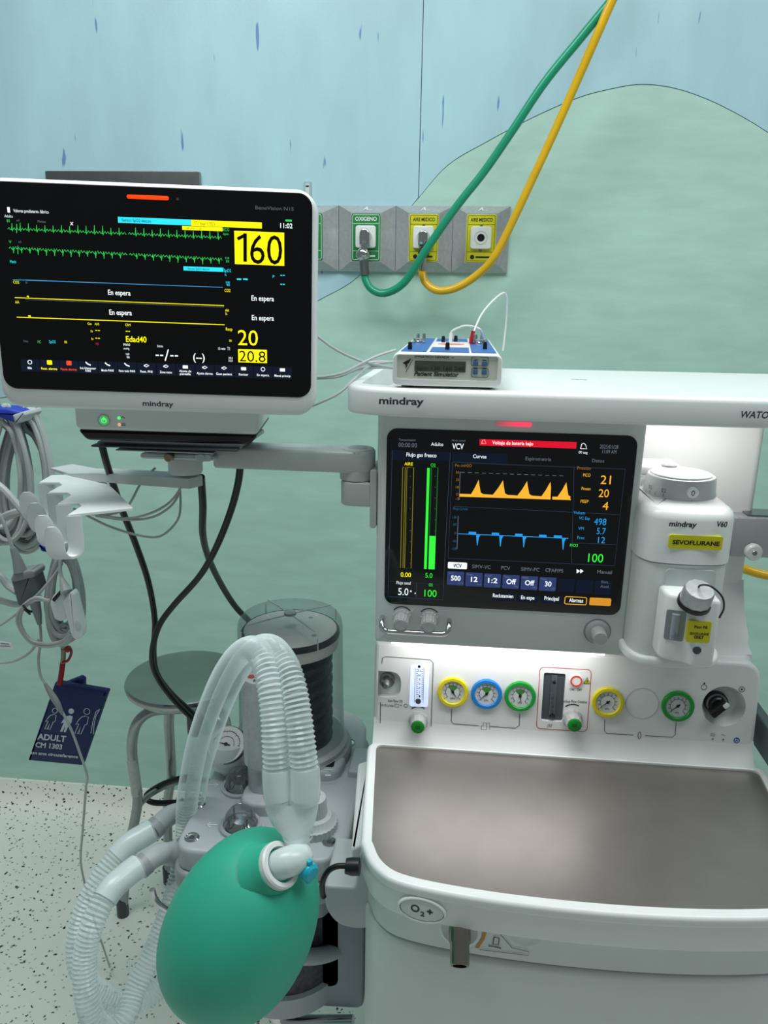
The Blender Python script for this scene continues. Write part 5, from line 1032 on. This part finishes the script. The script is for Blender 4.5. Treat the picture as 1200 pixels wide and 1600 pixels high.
wire('power_cable', 'short black cable from the arm joint running behind the clear dome', [(314, 745, 1.06), (317, 790, 1.10), (317, 835, 1.16), (326, 872, 1.24), (345, 912, 1.32), (368, 948, 1.38), (400, 985, 1.42), (430, 1050, 1.45), (445, 1150, 1.47), (450, 1300, 1.47), (450, 1460, 1.46)], .0058, BCABLE, 10)
wire('floor_cable', 'black cable loop near the floor between the stool legs', [(300, 1212, 1.52), (262, 1222, 1.53), (236, 1236, 1.535), (228, 1246, 1.535), (240, 1254, 1.53), (275, 1254, 1.52), (310, 1250, 1.51)], .007, BCABLE, 10)
for k, p in enumerate(([(243, 731, 1.09), (222, 752, 1.08), (200, 790, 1.06), (176, 803, 1.05), (140, 803, 1.04), (115, 795, 1.04)], [(285, 745, 1.07), (278, 775, 1.06), (262, 795, 1.05), (235, 809, 1.045), (195, 812, 1.04), (150, 806, 1.045)], [(280, 745, 1.09), (282, 790, 1.08), (276, 815, 1.07), (250, 838, 1.06), (215, 836, 1.055), (170, 822, 1.06), (125, 800, 1.07)], [(292, 745, 1.06), (270, 780, 1.05), (240, 800, 1.04), (200, 810, 1.04), (160, 805, 1.03), (128, 795, 1.03)])):
    wire('sensor_wire', ('thin grey wire starting left of the arm joint above the rack plate', 'thin grey wire sagging just below the rack plate towards the arm joint', 'lowest sagging thin grey wire between the arm joint and the rack', 'thin grey wire lying shallowest under the carrier bar of the rack')[k], p, .0018, group='thin wires under the arm')
for k, (p, l) in enumerate((([(470, 502, 1.06), (498, 527, 1.06), (530, 549, 1.065), (570, 566, 1.075), (614, 575, 1.09)], 'topmost thin lead running from the monitor edge to the simulator'),
        ([(470, 587, 1.05), (500, 589, 1.05), (535, 583, 1.055), (565, 568, 1.065), (590, 556, 1.08), (618, 547, 1.10)], 'thin lead rising towards the upper corner of the simulator'),
        ([(470, 591, 1.06), (500, 591, 1.06), (530, 588, 1.065), (560, 577, 1.075), (600, 574, 1.085), (618, 576, 1.10)], 'thin lead lying flat across the gap to the simulator side'),
        ([(470, 641, 1.03), (495, 631, 1.03), (530, 614, 1.04), (558, 588, 1.06), (580, 571, 1.08), (616, 565, 1.12)], 'lowest thin lead curving up past the shelf end'),
        ([(560, 572, 1.10), (575, 567, 1.10), (600, 565, 1.11), (620, 568, 1.12)], 'short thin lead looping behind the shelf pocket'))):
    wire('patient_lead', l, p, .0019)
# leads on the simulator
ZT = zt_
p0 = V3(tpr(.52, .52, .55, .55)[0::2][:2]).to_3d() if False else V3((tpr(.52, 0, .62, 0)[0], tpr(.52, 0, .62, 0)[2], ZT))
wl = thing('simulator_lead', 'white lead arching low across the simulator top', 'cable', p0)
m = MB(); q1 = V3((tpr(.50, 0, .62, 0)[0], tpr(0, 0, .62, 0)[2], ZT+.002)); q2 = V3((tpr(.87, 0, .70, 0)[0], tpr(0, 0, .70, 0)[2], ZT+.002))
Yl = q1.y
m.tube(resample(cr([q1, YP(705, 519, Yl), YP(717, 512, Yl), YP(728, 509, Yl), YP(742, 511, Yl), YP(752, 517, Yl), q2], 8), .004)[0], .0016, 8); obj('wire', m, OFFW, wl)
m = MB(); m.tube([q1, q1.lerp(YP(705, 519, Yl), .9)], .0028, 10); obj('plug', m, WHITE, wl)
r1 = V3((tpr(.73, 0, .55, 0)[0], tpr(0, 0, .55, 0)[2], ZT+.001))
rl = thing('simulator_lead', 'tall white lead with red plug rising above the simulator', 'cable', r1)
m = MB(); m.tube(resample(cr([YP(739, 529, r1.y), YP(741, 517, r1.y), YP(752, 492, r1.y+.02), YP(768, 472, r1.y+.04), YP(782, 460, r1.y+.06), YP(789, 458, r1.y+.07), YP(792, 468, r1.y+.08), YP(791, 500, r1.y+.09), YP(788, 530, r1.y+.09), YP(786, 548, r1.y+.09)], 8), .004)[0], .0015, 8); obj('wire', m, OFFW, rl)
m = MB(); m.tube([r1, YP(739.5, 517, r1.y)], .0032, 10); obj('plug', m, mat('plug_red', (170, 26, 40), .4), rl)

# ================================================================== STOOL
st = thing('stool', 'round steel stool with bent tube legs against the green wall', 'stool', (-.62, 1.55, 0))
SY = 1.50; sc3 = YP(290, 1055, SY); szt = sc3.z
STM = mat('stool_steel', (158, 163, 160), .2, metal=1.0, var=.08, scale=14)
m = MB(); m.lathe(TS, sc3.x, SY, [(.06, szt-.030), (.118, szt-.028), (.129, szt-.018), (.131, szt-.008), (.128, szt-.002), (.120, szt), (.05, szt-.001)], 56); obj('seat', m, STM, st)
LGM = mat('stool_leg', (158, 163, 163), .3, metal=.9, var=.08)
legs = ([(262, 1108, 1.47), (235, 1112, 1.45), (214, 1130, 1.44), (206, 1165, 1.45), (210, 1210, 1.46), (215, 1248, 1.47), (210, 1285, 1.48), (199, 1335, 1.50), (190, 1400, 1.50)],
        [(266, 1105, 1.52), (264, 1130, 1.54), (266, 1170, 1.56), (268, 1215, 1.58), (262, 1260, 1.60), (258, 1290, 1.62)],
        [(320, 1108, 1.45), (345, 1130, 1.42), (352, 1180, 1.42), (350, 1260, 1.43), (350, 1400, 1.44)],
        [(320, 1105, 1.54), (350, 1120, 1.57), (356, 1180, 1.6), (358, 1290, 1.63)])
for p in legs:
    w = PX(p); w[-1].z = .012
    m = MB(); m.tube(resample(cr(w, 6), .01)[0], .0115, 14); lg = obj('leg', m, LGM, st)
    m = MB(); m.tube([w[-1]+V3((0, 0, .035)), w[-1]+V3((0, 0, -.012))], .0145, 14); obj('leg_tip', m, DARKG, lg)
m = MB(); w = PX([(206, 1184, 1.454), (210, 1210, 1.46), (214, 1240, 1.468)]); m.tube(cr(w, 5), .0122, 14); obj('tape', m, mat('worn_white', (190, 198, 196), .6, var=.08, scale=90), st)
m = MB(); m.tube(resample(cr(PX([(213, 1262, 1.475), (240, 1238, 1.52), (285, 1220, 1.58), (330, 1222, 1.58), (352, 1240, 1.45)]), 6), .01)[0], .007, 10); obj('foot_ring', m, LGM, st)
m = MB(); m.lathe(TS, sc3.x+.02, SY, [(.022, szt-.14), (.022, szt-.028)], 20); obj('spindle', m, DARKG, st)

# ================================================================== BREATHING SYSTEM
BZ = .742
bs_ = thing('breathing_system', 'grey breathing block with clear bellows dome and valve domes', 'breathing block', (-.245, 1.05, .35))
pl_o = roundpoly([(-.368, .868), (-.150, .868), (-.128, .905), (-.128, 1.10), (-.140, 1.24), (-.20, 1.28), (-.34, 1.28), (-.368, 1.20)], [.03, .02, .01, .02, .05, .05, .05, .03], 6)
BG = mat('block_grey', (176, 182, 187), .38, var=.03); BG2 = mat('block_edge', (152, 158, 163), .4, var=.03)
m = MB(); m.prism(TS, pl_o, BZ-.035, BZ, bev=.006, bback=.002); obj('top_plate', m, BG, bs_)
m = MB(); m.prism(TS, inset(pl_o, -.006), BZ-.072, BZ-.036, bev=.006, bback=.01); obj('lower_tier', m, BG2, bs_)
m = MB(); m.prism(TS, inset(pl_o, .02), BZ-.12, BZ-.07, bback=.01); obj('underside', m, MIDG, bs_)
# dome
dx, dy = -.253, 1.125; R = .0855
m = MB(); m.lathe(TS, dx, dy, [(.100, BZ-.002), (.100, BZ+.012), (.097, BZ+.018), (.09, BZ+.020)], 56); obj('dome_base', m, BG2, bs_)
m = MB(); m.lathe(TS, dx, dy, [(.0925, BZ+.018), (.0925, BZ+.026), (.089, BZ+.030), (.086, BZ+.032)], 56); obj('dome_ring', m, BG, bs_)
zd = .988
DOME = clear_mat('clear_dome', (120, 140, 140), .05, .62, .04)
m = MB(); m.lathe(TS, dx, dy, [(R+.002, BZ+.034), (R, BZ+.12), (R-.001, zd-.018), (R-.003, zd-.008), (R-.007, zd-.002), (R-.014, zd+.0005), (.04, zd+.001), (.001, zd+.001)], 64, caps=(0, 0)); dm = obj('bellows_dome', m, DOME, bs_)
m = MB()
for t in (35, 125, 215, 305):
    a_ = math.radians(t+6); c_, s_ = math.cos(a_), math.sin(a_)
    m = MB(); m.tube([V3((dx+.009*c_, dy+.009*s_, zd+.0022)), V3((dx+.04*c_, dy+.04*s_, zd+.0022)), V3((dx+(R-.008)*c_, dy+(R-.008)*s_, zd+.001))], .0011, 6); m.tube([V3((dx+(R+.0005)*c_, dy+(R+.0005)*s_, zd-.008)), V3((dx+(R+.001)*c_, dy+(R+.001)*s_, zd-.028))], .0011, 6); obj('dome_rib', m, mat('rib_grey', (176, 190, 190), .3), dm)
m = MB(); m.lathe(TS, dx, dy, [(.010, zd+.002), (.010, zd+.006), (.007, zd+.007)], 24); obj('dome_boss', m, mat('boss_grey', (150, 162, 162), .2), dm)
m = MB(); m.lathe(TS, dx, dy, [(.070, zd-.054), (.077, zd-.050), (.0785, zd-.030), (.0745, zd-.022), (.03, zd-.020)], 48); bt = obj('bellows_top', m, mat('bellows_white', (206, 206, 202), .45, var=.02), bs_)
m = MB(); m.ring(TS, dx, dy, [(.0795, zd-.031), (.0795, zd-.026), (.076, zd-.0215), (.075, zd-.024)], 48); obj('bellows_seal', m, BLACK, bt)
for a_ in (60, 150, 240, 330):
    a_ = math.radians(a_); m = MB(); m.lathe(TS, dx+.05*math.cos(a_), dy+.05*math.sin(a_), [(.004, zd-.023), (.004, zd-.0205)], 12); obj('bellows_stud', m, MIDG, bt)
pf_ = [(.001, BZ+.02)]
for k in range(9):
    z = BZ+.024+k*.0205; pf_ += [(.058, z), (.068, z+.005), (.068, z+.010), (.058, z+.015)]
pf_ = [p for p in pf_ if p[1] < zd-.05]+[(.058, zd-.05)]
m = MB(); m.lathe(TS, dx, dy, pf_, 40); obj('bellows', m, BLACK, bs_)
# bag / vent selector
bx, by = YP(410, 1060, 1.0).x, 1.0
zb0, zb1 = BZ, YP(405, 1062, .985).z
m = MB(); m.lathe(TS, bx, by, [(.026, zb0), (.026, zb0+.06), (.031, zb0+.064), (.031, zb1-.004), (.029, zb1), (.01, zb1+.0005)], 40); sel = obj('bag_selector', m, ALU, bs_)
m = MB(); m.lathe(TS, bx-.014, by-.008, [(.0055, zb1), (.0055, zb1+.001)], 20); obj('selector_mark', m, mat('mark_red', (150, 60, 60), .5), sel)
m = MB(); vs, fs, wd = glyphs('Bag', .01); m.add([V3((bx-.008+p*.016/wd, by-.022+q*.010, zb1+.0011)) for p, q in vs], fs); obj('selector_lettering', m, PRINT, sel, flat=True)
m = MB(); m.prism(TS, rrect(bx-.03, bx+.03, by-.05, by+.01, .02), BZ-.001, BZ+.02, bev=.006); obj('selector_base', m, BG, bs_)
# pressure gauge on ball
gc = ZP(358, 1180, BZ+.03)
m = MB(); m.lathe(TS, gc.x, gc.y, [(.014, BZ-.001), (.018, BZ+.006), (.029, BZ+.016), (.0345, BZ+.032), (.0345, BZ+.042), (.028, BZ+.056)], 36); gb_ = obj('gauge_ball', m, OFFW, bs_)
gd = axis((gc.x, gc.y-.006, BZ+.050), (-.05, -.62, .78))
m = MB(); m.lathe(gd, 0, 0, [(.028, -.014), (.0315, -.004), (.0315, .006), (.030, .008)], 40); ap = obj('airway_gauge', m, STEEL, bs_)
m = MB(); m.lathe(gd, 0, 0, [(.0298, .0078), (.0296, .0086)], 36); obj('dial', m, WHITE, ap)
m = MB(); ar = [(.0215*math.cos(t), .0215*math.sin(t)) for t in [math.radians(-50+280*k/30) for k in range(31)]]; m.line(gd, ar, .0008, .0092)
ar = [(.013*math.cos(t), .013*math.sin(t)) for t in [math.radians(-50+280*k/30) for k in range(31)]]; m.line(gd, ar, .0007, .0092)
for k in range(29): t = math.radians(-50+10*k); m.line(gd, [(.0215*math.cos(t), .0215*math.sin(t)), ((.0235 if k % 5 else .0185)*math.cos(t), (.0235 if k % 5 else .0185)*math.sin(t))], .0006, .0092)
vs, fs, wd = glyphs('cmH2O', 0); m.add([gd.w(-.006+p*.012/wd, -.010+q*.005, .0092) for p, q in vs], fs); obj('dial_scale', m, INK, ap, flat=True)
t = math.radians(172); c_, s_ = math.cos(t), math.sin(t); m = MB(); m.prism(gd, [(-.007*c_-.0012*s_, -.007*s_+.0012*c_), (-.007*c_+.0012*s_, -.007*s_-.0012*c_), (.018*c_, .018*s_)], .0096, .0102); m.lathe(gd, 0, 0, [(.003, .0088), (.003, .0105)], 14); obj('needle', m, BLACK, ap)
# valve domes
VD = clear_mat('clear_valve', (120, 128, 134), .3, .85, .05)
for x, y in ((376, 1230), (376, 1291)):
    c = ZP(x, y, BZ); m = MB(); m.ring(TS, c.x, c.y, [(.030, BZ-.001), (.030, BZ+.004), (.028, BZ+.006), (.025, BZ+.005), (.024, BZ-.001)], 40); vv = obj('valve_seat', m, BG, bs_)
    m = MB(); m.lathe(TS, c.x, c.y, [(.023, BZ+.001), (.023, BZ+.010), (.021, BZ+.020), (.015, BZ+.028), (.007, BZ+.031), (.001, BZ+.0315)], 32, caps=(0, 0)); obj('valve_dome', m, VD, vv)
    m = MB(); m.lathe(TS, c.x, c.y, [(.022, BZ+.0005), (.020, BZ+.004), (.016, BZ+.006), (.012, BZ+.012), (.002, BZ+.0125)], 24); obj('valve_disc', m, CHROME, vv)
    for k in range(4):
        t = math.radians(45+90*k); m = MB(); m.tube([V3((c.x+.019*math.cos(t), c.y+.019*math.sin(t), BZ)), V3((c.x+.0185*math.cos(t), c.y+.0185*math.sin(t), BZ+.022))], .0015, 8); obj('valve_pin', m, DARKG, vv)
TPn = top(BZ)
m = MB(); m.pline(TPn, [(325, 1226), (340, 1226)], 1.6, n=.0005); m.pline(TPn, [(335, 1222.5), (341, 1226), (335, 1229.5)], 1.4, n=.0005); obj('flow_arrow', m, WINK, bs_, flat=True)
m = MB(); m.pline(TPn, [(323, 1288.5), (339, 1288.5)], 1.6, n=.0005); m.pline(TPn, [(329, 1285), (323, 1288.5), (329, 1292)], 1.4, n=.0005); obj('flow_arrow', m, WINK, bs_, flat=True)
for x, y in ((310, 1257), (300, 1309), (515, 1316), (537, 1184), (546, 1161)):
    c = ZP(x, y, BZ); m = MB(); m.lathe(TS, c.x, c.y, [(.0105, BZ-.001), (.0105, BZ+.001), (.009, BZ+.0025), (.008, BZ+.0012), (.004, BZ+.001)], 24); sc1 = obj('screw', m, CHROME, bs_)
    m = MB(); m.lathe(TS, c.x, c.y, [(.0045, BZ+.0008), (.004, BZ+.0018)], 6); obj('screw_socket', m, DARKG, sc1)
# sensor cap with black window, APL knob
c = ZP(498, 1200, BZ); m = MB(); m.prism(TS, roundpoly([(c.x-.05, c.y-.035), (c.x+.035, c.y-.035), (c.x+.045, c.y+.01), (c.x+.03, c.y+.05), (c.x-.05, c.y+.05)], .03, 6), BZ-.001, BZ+.018, bev=.008); obj('sensor_cover', m, BG, bs_)
T2 = top(BZ+.018); a, b = T2.uv(491, 1187), T2.uv(521, 1199); m = MB(); m.box(T2, a[0], b[0], b[1], a[1], -.002, .0008, r=.003); obj('sensor_window', m, BLACK, bs_)
m = MB(); m.pline(T2, [(506, 1203), (519, 1203)], 1.5, n=.0005); m.pline(T2, [(508, 1211), (517, 1211)], 3, n=.0005); obj('cover_print', m, WINK, bs_, flat=True)
c = ZP(490, 1292, BZ); m = MB(); m.lathe(TS, c.x, c.y, [(.034, BZ-.001), (.034, BZ+.012), (.030, BZ+.014), (.026, BZ+.022), (.020, BZ+.024), (.018, BZ+.05), (.015, BZ+.052)], 60, mod=lambda k: 1+.02*math.cos(k*2*PI*30)); obj('pressure_limit_knob', m, GREYP, bs_)
# coupling to the machine
m = MB(); m.prism(TS, rrect(-.150, -.112, 1.06, 1.13, .004), BZ-.02, BZ+.012, bev=.004); obj('coupling_arm', m, BG, bs_)
# hose ports
def port(path, r0):
    w = cr(PX(path), 6); return w
for k, path in enumerate(([(304, 1272, 1.0), (285, 1270, .99), (268, 1273, .975), (252, 1285, .955), (238, 1298, .94)], [(296, 1335, .92), (272, 1334, .91), (252, 1334, .895), (235, 1343, .88), (218, 1357, .865)])):
    w = cr(PX(path), 6); n_ = len(w)
    m = MB(); m.tube(w, lambda i: .0185 if i < 5 else (.0165 if i < 9 else .0150), 24); po_ = obj('hose_port', m, GREYP, bs_)
    m = MB(); m.tube([w[1], w[5]], .022 if k else .019, 28); obj('port_collar', m, MIDG, po_)
    m = MB(); m.tube([w[-5], w[-1]], .0162, 24); obj('port_cuff', m, BG2, po_)
# metal hook below
m = MB(); m.tube(cr(PX([(238, 1390, .84), (241, 1402, .84), (250, 1414, .84), (265, 1422, .845), (300, 1424, .86), (330, 1420, .88)]), 6), .0042, 12); obj('bag_hook', m, CHROME, bs_)
# absorber canister below and support
m = MB(); m.lathe(TS, -.24, 1.0, [(.085, .43), (.092, .44), (.092, BZ-.12)], 40); cn_ = obj('absorbent_canister', m, mat('canister_dark', (70, 68, 76), .5, var=.5, scale=140), bs_)
m = MB(); m.ring(TS, -.24, 1.0, [(.098, .42), (.098, .455), (.088, .46), (.088, .42)], 40); obj('canister_ring', m, BG, cn_)
hp = [V3((-.24+.104*math.cos(math.radians(t)), 1.0+.104*math.sin(math.radians(t)), .58-.11*((t+120)/150))) for t in range(30, -121, -10)]
m = MB(); m.tube(resample(cr(hp, 4), .01)[0], .012, 12); obj('canister_handle', m, BG, cn_)
BL = mat('support_grey', (138, 148, 158), .4, var=.03)
FSu = front(.94)
a, b = FSu.uv(524, 1440), FSu.uv(568, 1577); c = FSu.uv(440, 1540)
m = MB(); m.prism(FSu, roundpoly([(a[0], .66), (b[0], .66), (b[0], b[1]), (c[0], FSu.uv(440, 1570)[1]), (c[0], FSu.uv(440, 1538)[1]), (a[0], FSu.uv(524, 1538)[1])], [.004, .004, .014, .012, .004, .01], 6), -.10, 0, bev=.004); sp_ = obj('support_frame', m, BL, bs_)
m = MB(); m.txt(FSu, 'o-', 465, 1549, 14, 5, n=.0006); m.txt(FSu, '-o-', 466, 1566, 14, 5, n=.0006); m.pline(FSu, [(452, 1552), (454, 1560), (448, 1566)], 1.2, n=.0006); m.prect(FSu, 457, 1561, 463, 1566, n=.0006); obj('frame_print', m, PRINT, sp_, flat=True)
w = PX([(432, 1560, .93), (430, 1580, .93), (440, 1594, .93), (470, 1598, .93), (552, 1598, .93)]); m = MB(); m.tube(resample(cr(w, 6), .008)[0], .0125, 14); obj('support_tube', m, CHROME, bs_)
# white hinge strip and grey swing bracket beside the worktop
ho = [ZP(x, y, .80) for x, y in ((559, 1192), (577, 1187), (580, 1190), (566, 1320), (549, 1327))]
m = MB(); m.prism(TS, roundpoly([xy(p) for p in ho], .005), .72, .80, bev=.004); obj('hinge_cover', m, WHITE, am)
FB = front(.80); a = FB.uv(505, 1385); bo = roundpoly(FB.uvs([(506, 1384), (556, 1388), (562, 1334), (592, 1330), (598, 1446), (560, 1454), (526, 1446), (508, 1420)]), [.006, .008, .006, .002, .002, .012, .016, .010], 6)
m = MB(); m.prism(FB, bo, -.09, 0, bev=.004); obj('swing_bracket', m, GREYP, am)
# black plug and cord
pg = thing('cord_plug', 'black plug with short cord between the block and the worktop', 'plug', YP(550, 1355, .785))
m = MB(); m.tube(PX([(562, 1354, .785), (549, 1354, .785), (540, 1353, .785)]), lambda i: (.0105, .0105, .009)[i], 18); obj('plug_body', m, BLACK, pg)
m = MB(); w = PX([(542, 1353, .785), (525, 1354, .785), (512, 1362, .785), (504, 1378, .787), (504, 1395, .79), (506, 1402, .79)]); m.tube(cr(w, 6), .0036, 10); obj('cord', m, BCABLE, pg)

# ================================================================== BREATHING CIRCUIT
HOSE = clear_mat('clear_hose', (228, 242, 242), .30, .88, .15)
CUFF = mat('milky_plastic', (226, 240, 240), .25, var=.02, alpha=.78)
ct = thing('breathing_circuit', 'clear corrugated twin hose arching over into a Y piece', 'breathing hose', YP(160, 1590, .8))
def corr(path, r, pitch=.0056, amp=.0011):
    pts, L_ = resample(cr(PX(path), 10), pitch/4)
    m = MB(); m.tube(pts, lambda i: r+amp*math.sin(i*PI/2), 18, caps=(0, 0)); return m, pts
upA = [(433, 1205, .737), (431, 1165, .745), (428, 1120, .757), (422, 1070, .775), (412, 1032, .80), (396, 1014, .83), (375, 1022, .86), (352, 1052, .885), (330, 1100, .905), (311, 1155, .925), (299, 1210, .94), (292, 1260, .95)]
upB = [(476, 1203, .737), (472, 1165, .745), (466, 1115, .76), (456, 1066, .78), (442, 1032, .805), (424, 1012, .84), (402, 1014, .87), (376, 1040, .90), (350, 1090, .925), (328, 1150, .945), (312, 1205, .96), (303, 1260, .97)]
loA = [(290, 1310, .94), (280, 1370, .91), (262, 1430, .88), (238, 1490, .85), (212, 1545, .82), (196, 1590, .79), (172, 1612, .77), (150, 1600, .755), (136, 1560, .755), (132, 1500, .77), (146, 1440, .79), (172, 1392, .82), (198, 1367, .845), (218, 1352, .862)]
loB = [(300, 1310, .96), (305, 1380, .95), (300, 1450, .93), (272, 1515, .90), (235, 1556, .87), (190, 1568, .84), (152, 1550, .825), (128, 1520, .82), (120, 1480, .83), (130, 1428, .85), (160, 1368, .88), (195, 1325, .91), (225, 1305, .93), (240, 1296, .94)]
mA, pA = corr(upA+loA, .0150); obj('corrugated_hose', mA, HOSE, ct)
mB, pB = corr(upB+loB, .0150); obj('corrugated_hose', mB, HOSE, ct)
for p in (pA, pB):
    m = MB(); m.tube(p[-44:-2], .0172, 24, caps=(0, 0)); obj('hose_cuff', m, CUFF, ct)
for p, e in ((pA, [(433, 1200, .737), (434, 1222, .733), (437, 1245, .730)]), (pB, [(476, 1198, .737), (477, 1222, .733), (475, 1245, .730)])):
    w = PX(e); m = MB(); m.tube([w[0], w[1], w[2]], lambda i: (.0168, .0172, .0176)[i], 24, caps=(0, 0)); cu = obj('hose_cuff', m, CUFF, ct)
    m = MB(); m.tube([w[2]+V3((0, 0, .003)), w[2]-V3((0, 0, .002))], .0184, 24, caps=(0, 0)); obj('cuff_lip', m, CUFF, cu)
# Y piece loft
m = MB(); L = []
for x, y, hw, b_, Y in ((455.5, 1240, 41.5, .017, .731), (456, 1262, 41, .0175, .727), (459, 1280, 35, .017, .723), (463, 1294, 25, .016, .719), (464.5, 1306, 20, .0155, .716), (465, 1340, 18.5, .015, .709)):
    c = YP(x, y, Y); k = (c-EYE).dot(FW)/FPX; U_ = RT; N2_ = V3((0, -1, -.25)).normalized()
    L.append([c+U_*(hw*k*math.cos(2*PI*i/28))+N2_*(b_*math.sin(2*PI*i/28)) for i in range(28)])
m.loops(L, caps=(0, 0)); yp = obj('y_piece', m, CUFF, ct)
w = PX([(465, 1304, .716), (465, 1308, .7155)]); m = MB(); m.tube(w, .0168, 24, caps=(0, 0)); obj('y_rim', m, CUFF, yp)

# ================================================================== RESERVOIR BAG
bag = thing('reservoir_bag', 'inflated green rubber bag hanging on the Y piece', 'bag', YP(370, 1596, .70))
CB = YP(376, 1446, .705); kk = (CB-EYE).dot(FW)/FPX
tl = math.radians(27); e1 = UP*math.cos(tl)+RT*math.sin(tl); e2 = RT*math.cos(tl)-UP*math.sin(tl); e3 = e1.cross(e2)
ra, rb = 151*kk, 114*kk; rc = rb
BAGM = mat('green_rubber', (48, 174, 144), .5, var=.05, scale=14, bump=.25, stretch=(1, 1, .35))
L = []; nl = 36; ns = 48
for j in range(1, nl):
    t = PI*j/nl; L.append([CB+e1*(-ra*math.cos(t))+e2*(rb*math.sin(t)**.84*(1+.05*math.cos(t))*math.cos(2*PI*i/ns))+e3*(rc*math.sin(t)**.84*math.sin(2*PI*i/ns)) for i in range(ns)])
m = MB(); m.loops(L); obj('bladder', m, BAGM, bag, smooth=80)
def hit_bag(x, y):
    d = ray(x, y); o = EYE-CB; ax = [(e1, ra), (e2, rb), (e3, rc)]
    A = sum((d.dot(e)/r)**2 for e, r in ax); B = sum(2*d.dot(e)*o.dot(e)/r**2 for e, r in ax); C_ = sum((o.dot(e)/r)**2 for e, r in ax)-1
    k = (-B-math.sqrt(max(0, B*B-4*A*C_)))/(2*A); p = EYE+d*k; q = p-CB
    return p, sum((e*(q.dot(e)/r**2) for e, r in ax), V3((0, 0, 0))).normalized()
p, nrm = hit_bag(427, 1357); nrm = (nrm+RT*.55).normalized()
fx = axis(p, nrm)
m = MB(); m.lathe(fx, 0, 0, [(.034, -.018), (.0295, -.008), (.0275, .0), (.0262, .007), (.0250, .007)], 40); obj('neck', m, BAGM, bag)
m = MB(); m.ring(fx, 0, 0, [(.0245, .004), (.0252, .006), (.0252, .013), (.0235, .015), (.0190, .015), (.0185, .004)], 36); rg = obj('neck_ring', m, mat('ring_white', (218, 224, 222), .4, var=.02), bag)
el_end = PX([(465, 1338, .709)])[0]
m = MB(); w = cr([fx.w(0, 0, .004), fx.w(0, 0, .018), (fx.w(0, 0, .030)+el_end)*.5+RT*.004, el_end], 6); m.tube(w, .0158, 24, caps=(0, 0)); obj('elbow', m, CUFF, ct)
cpx = YP(482, 1361, .690); cax = axis(cpx, (.75, -.6, -.1)); CY = mat('cyan_cap', (22, 172, 196), .35, var=.03)
m = MB(); m.lathe(cax, 0, 0, [(.006, -.018), (.0065, -.004)], 18); obj('sample_port', m, CUFF, ct)
m = MB(); m.lathe(cax, 0, 0, [(.008, -.005), (.0105, -.003), (.0105, .004), (.008, .007), (.004, .0075)], 24); cc_ = obj('port_cap', m, CY, ct)
for s in (1, -1):
    m = MB(); m.prism(cax, rrect(-.003, .003, .008*s, .0155*s, .002), -.002, .003, bev=.001); obj('cap_tab', m, CY, cc_)
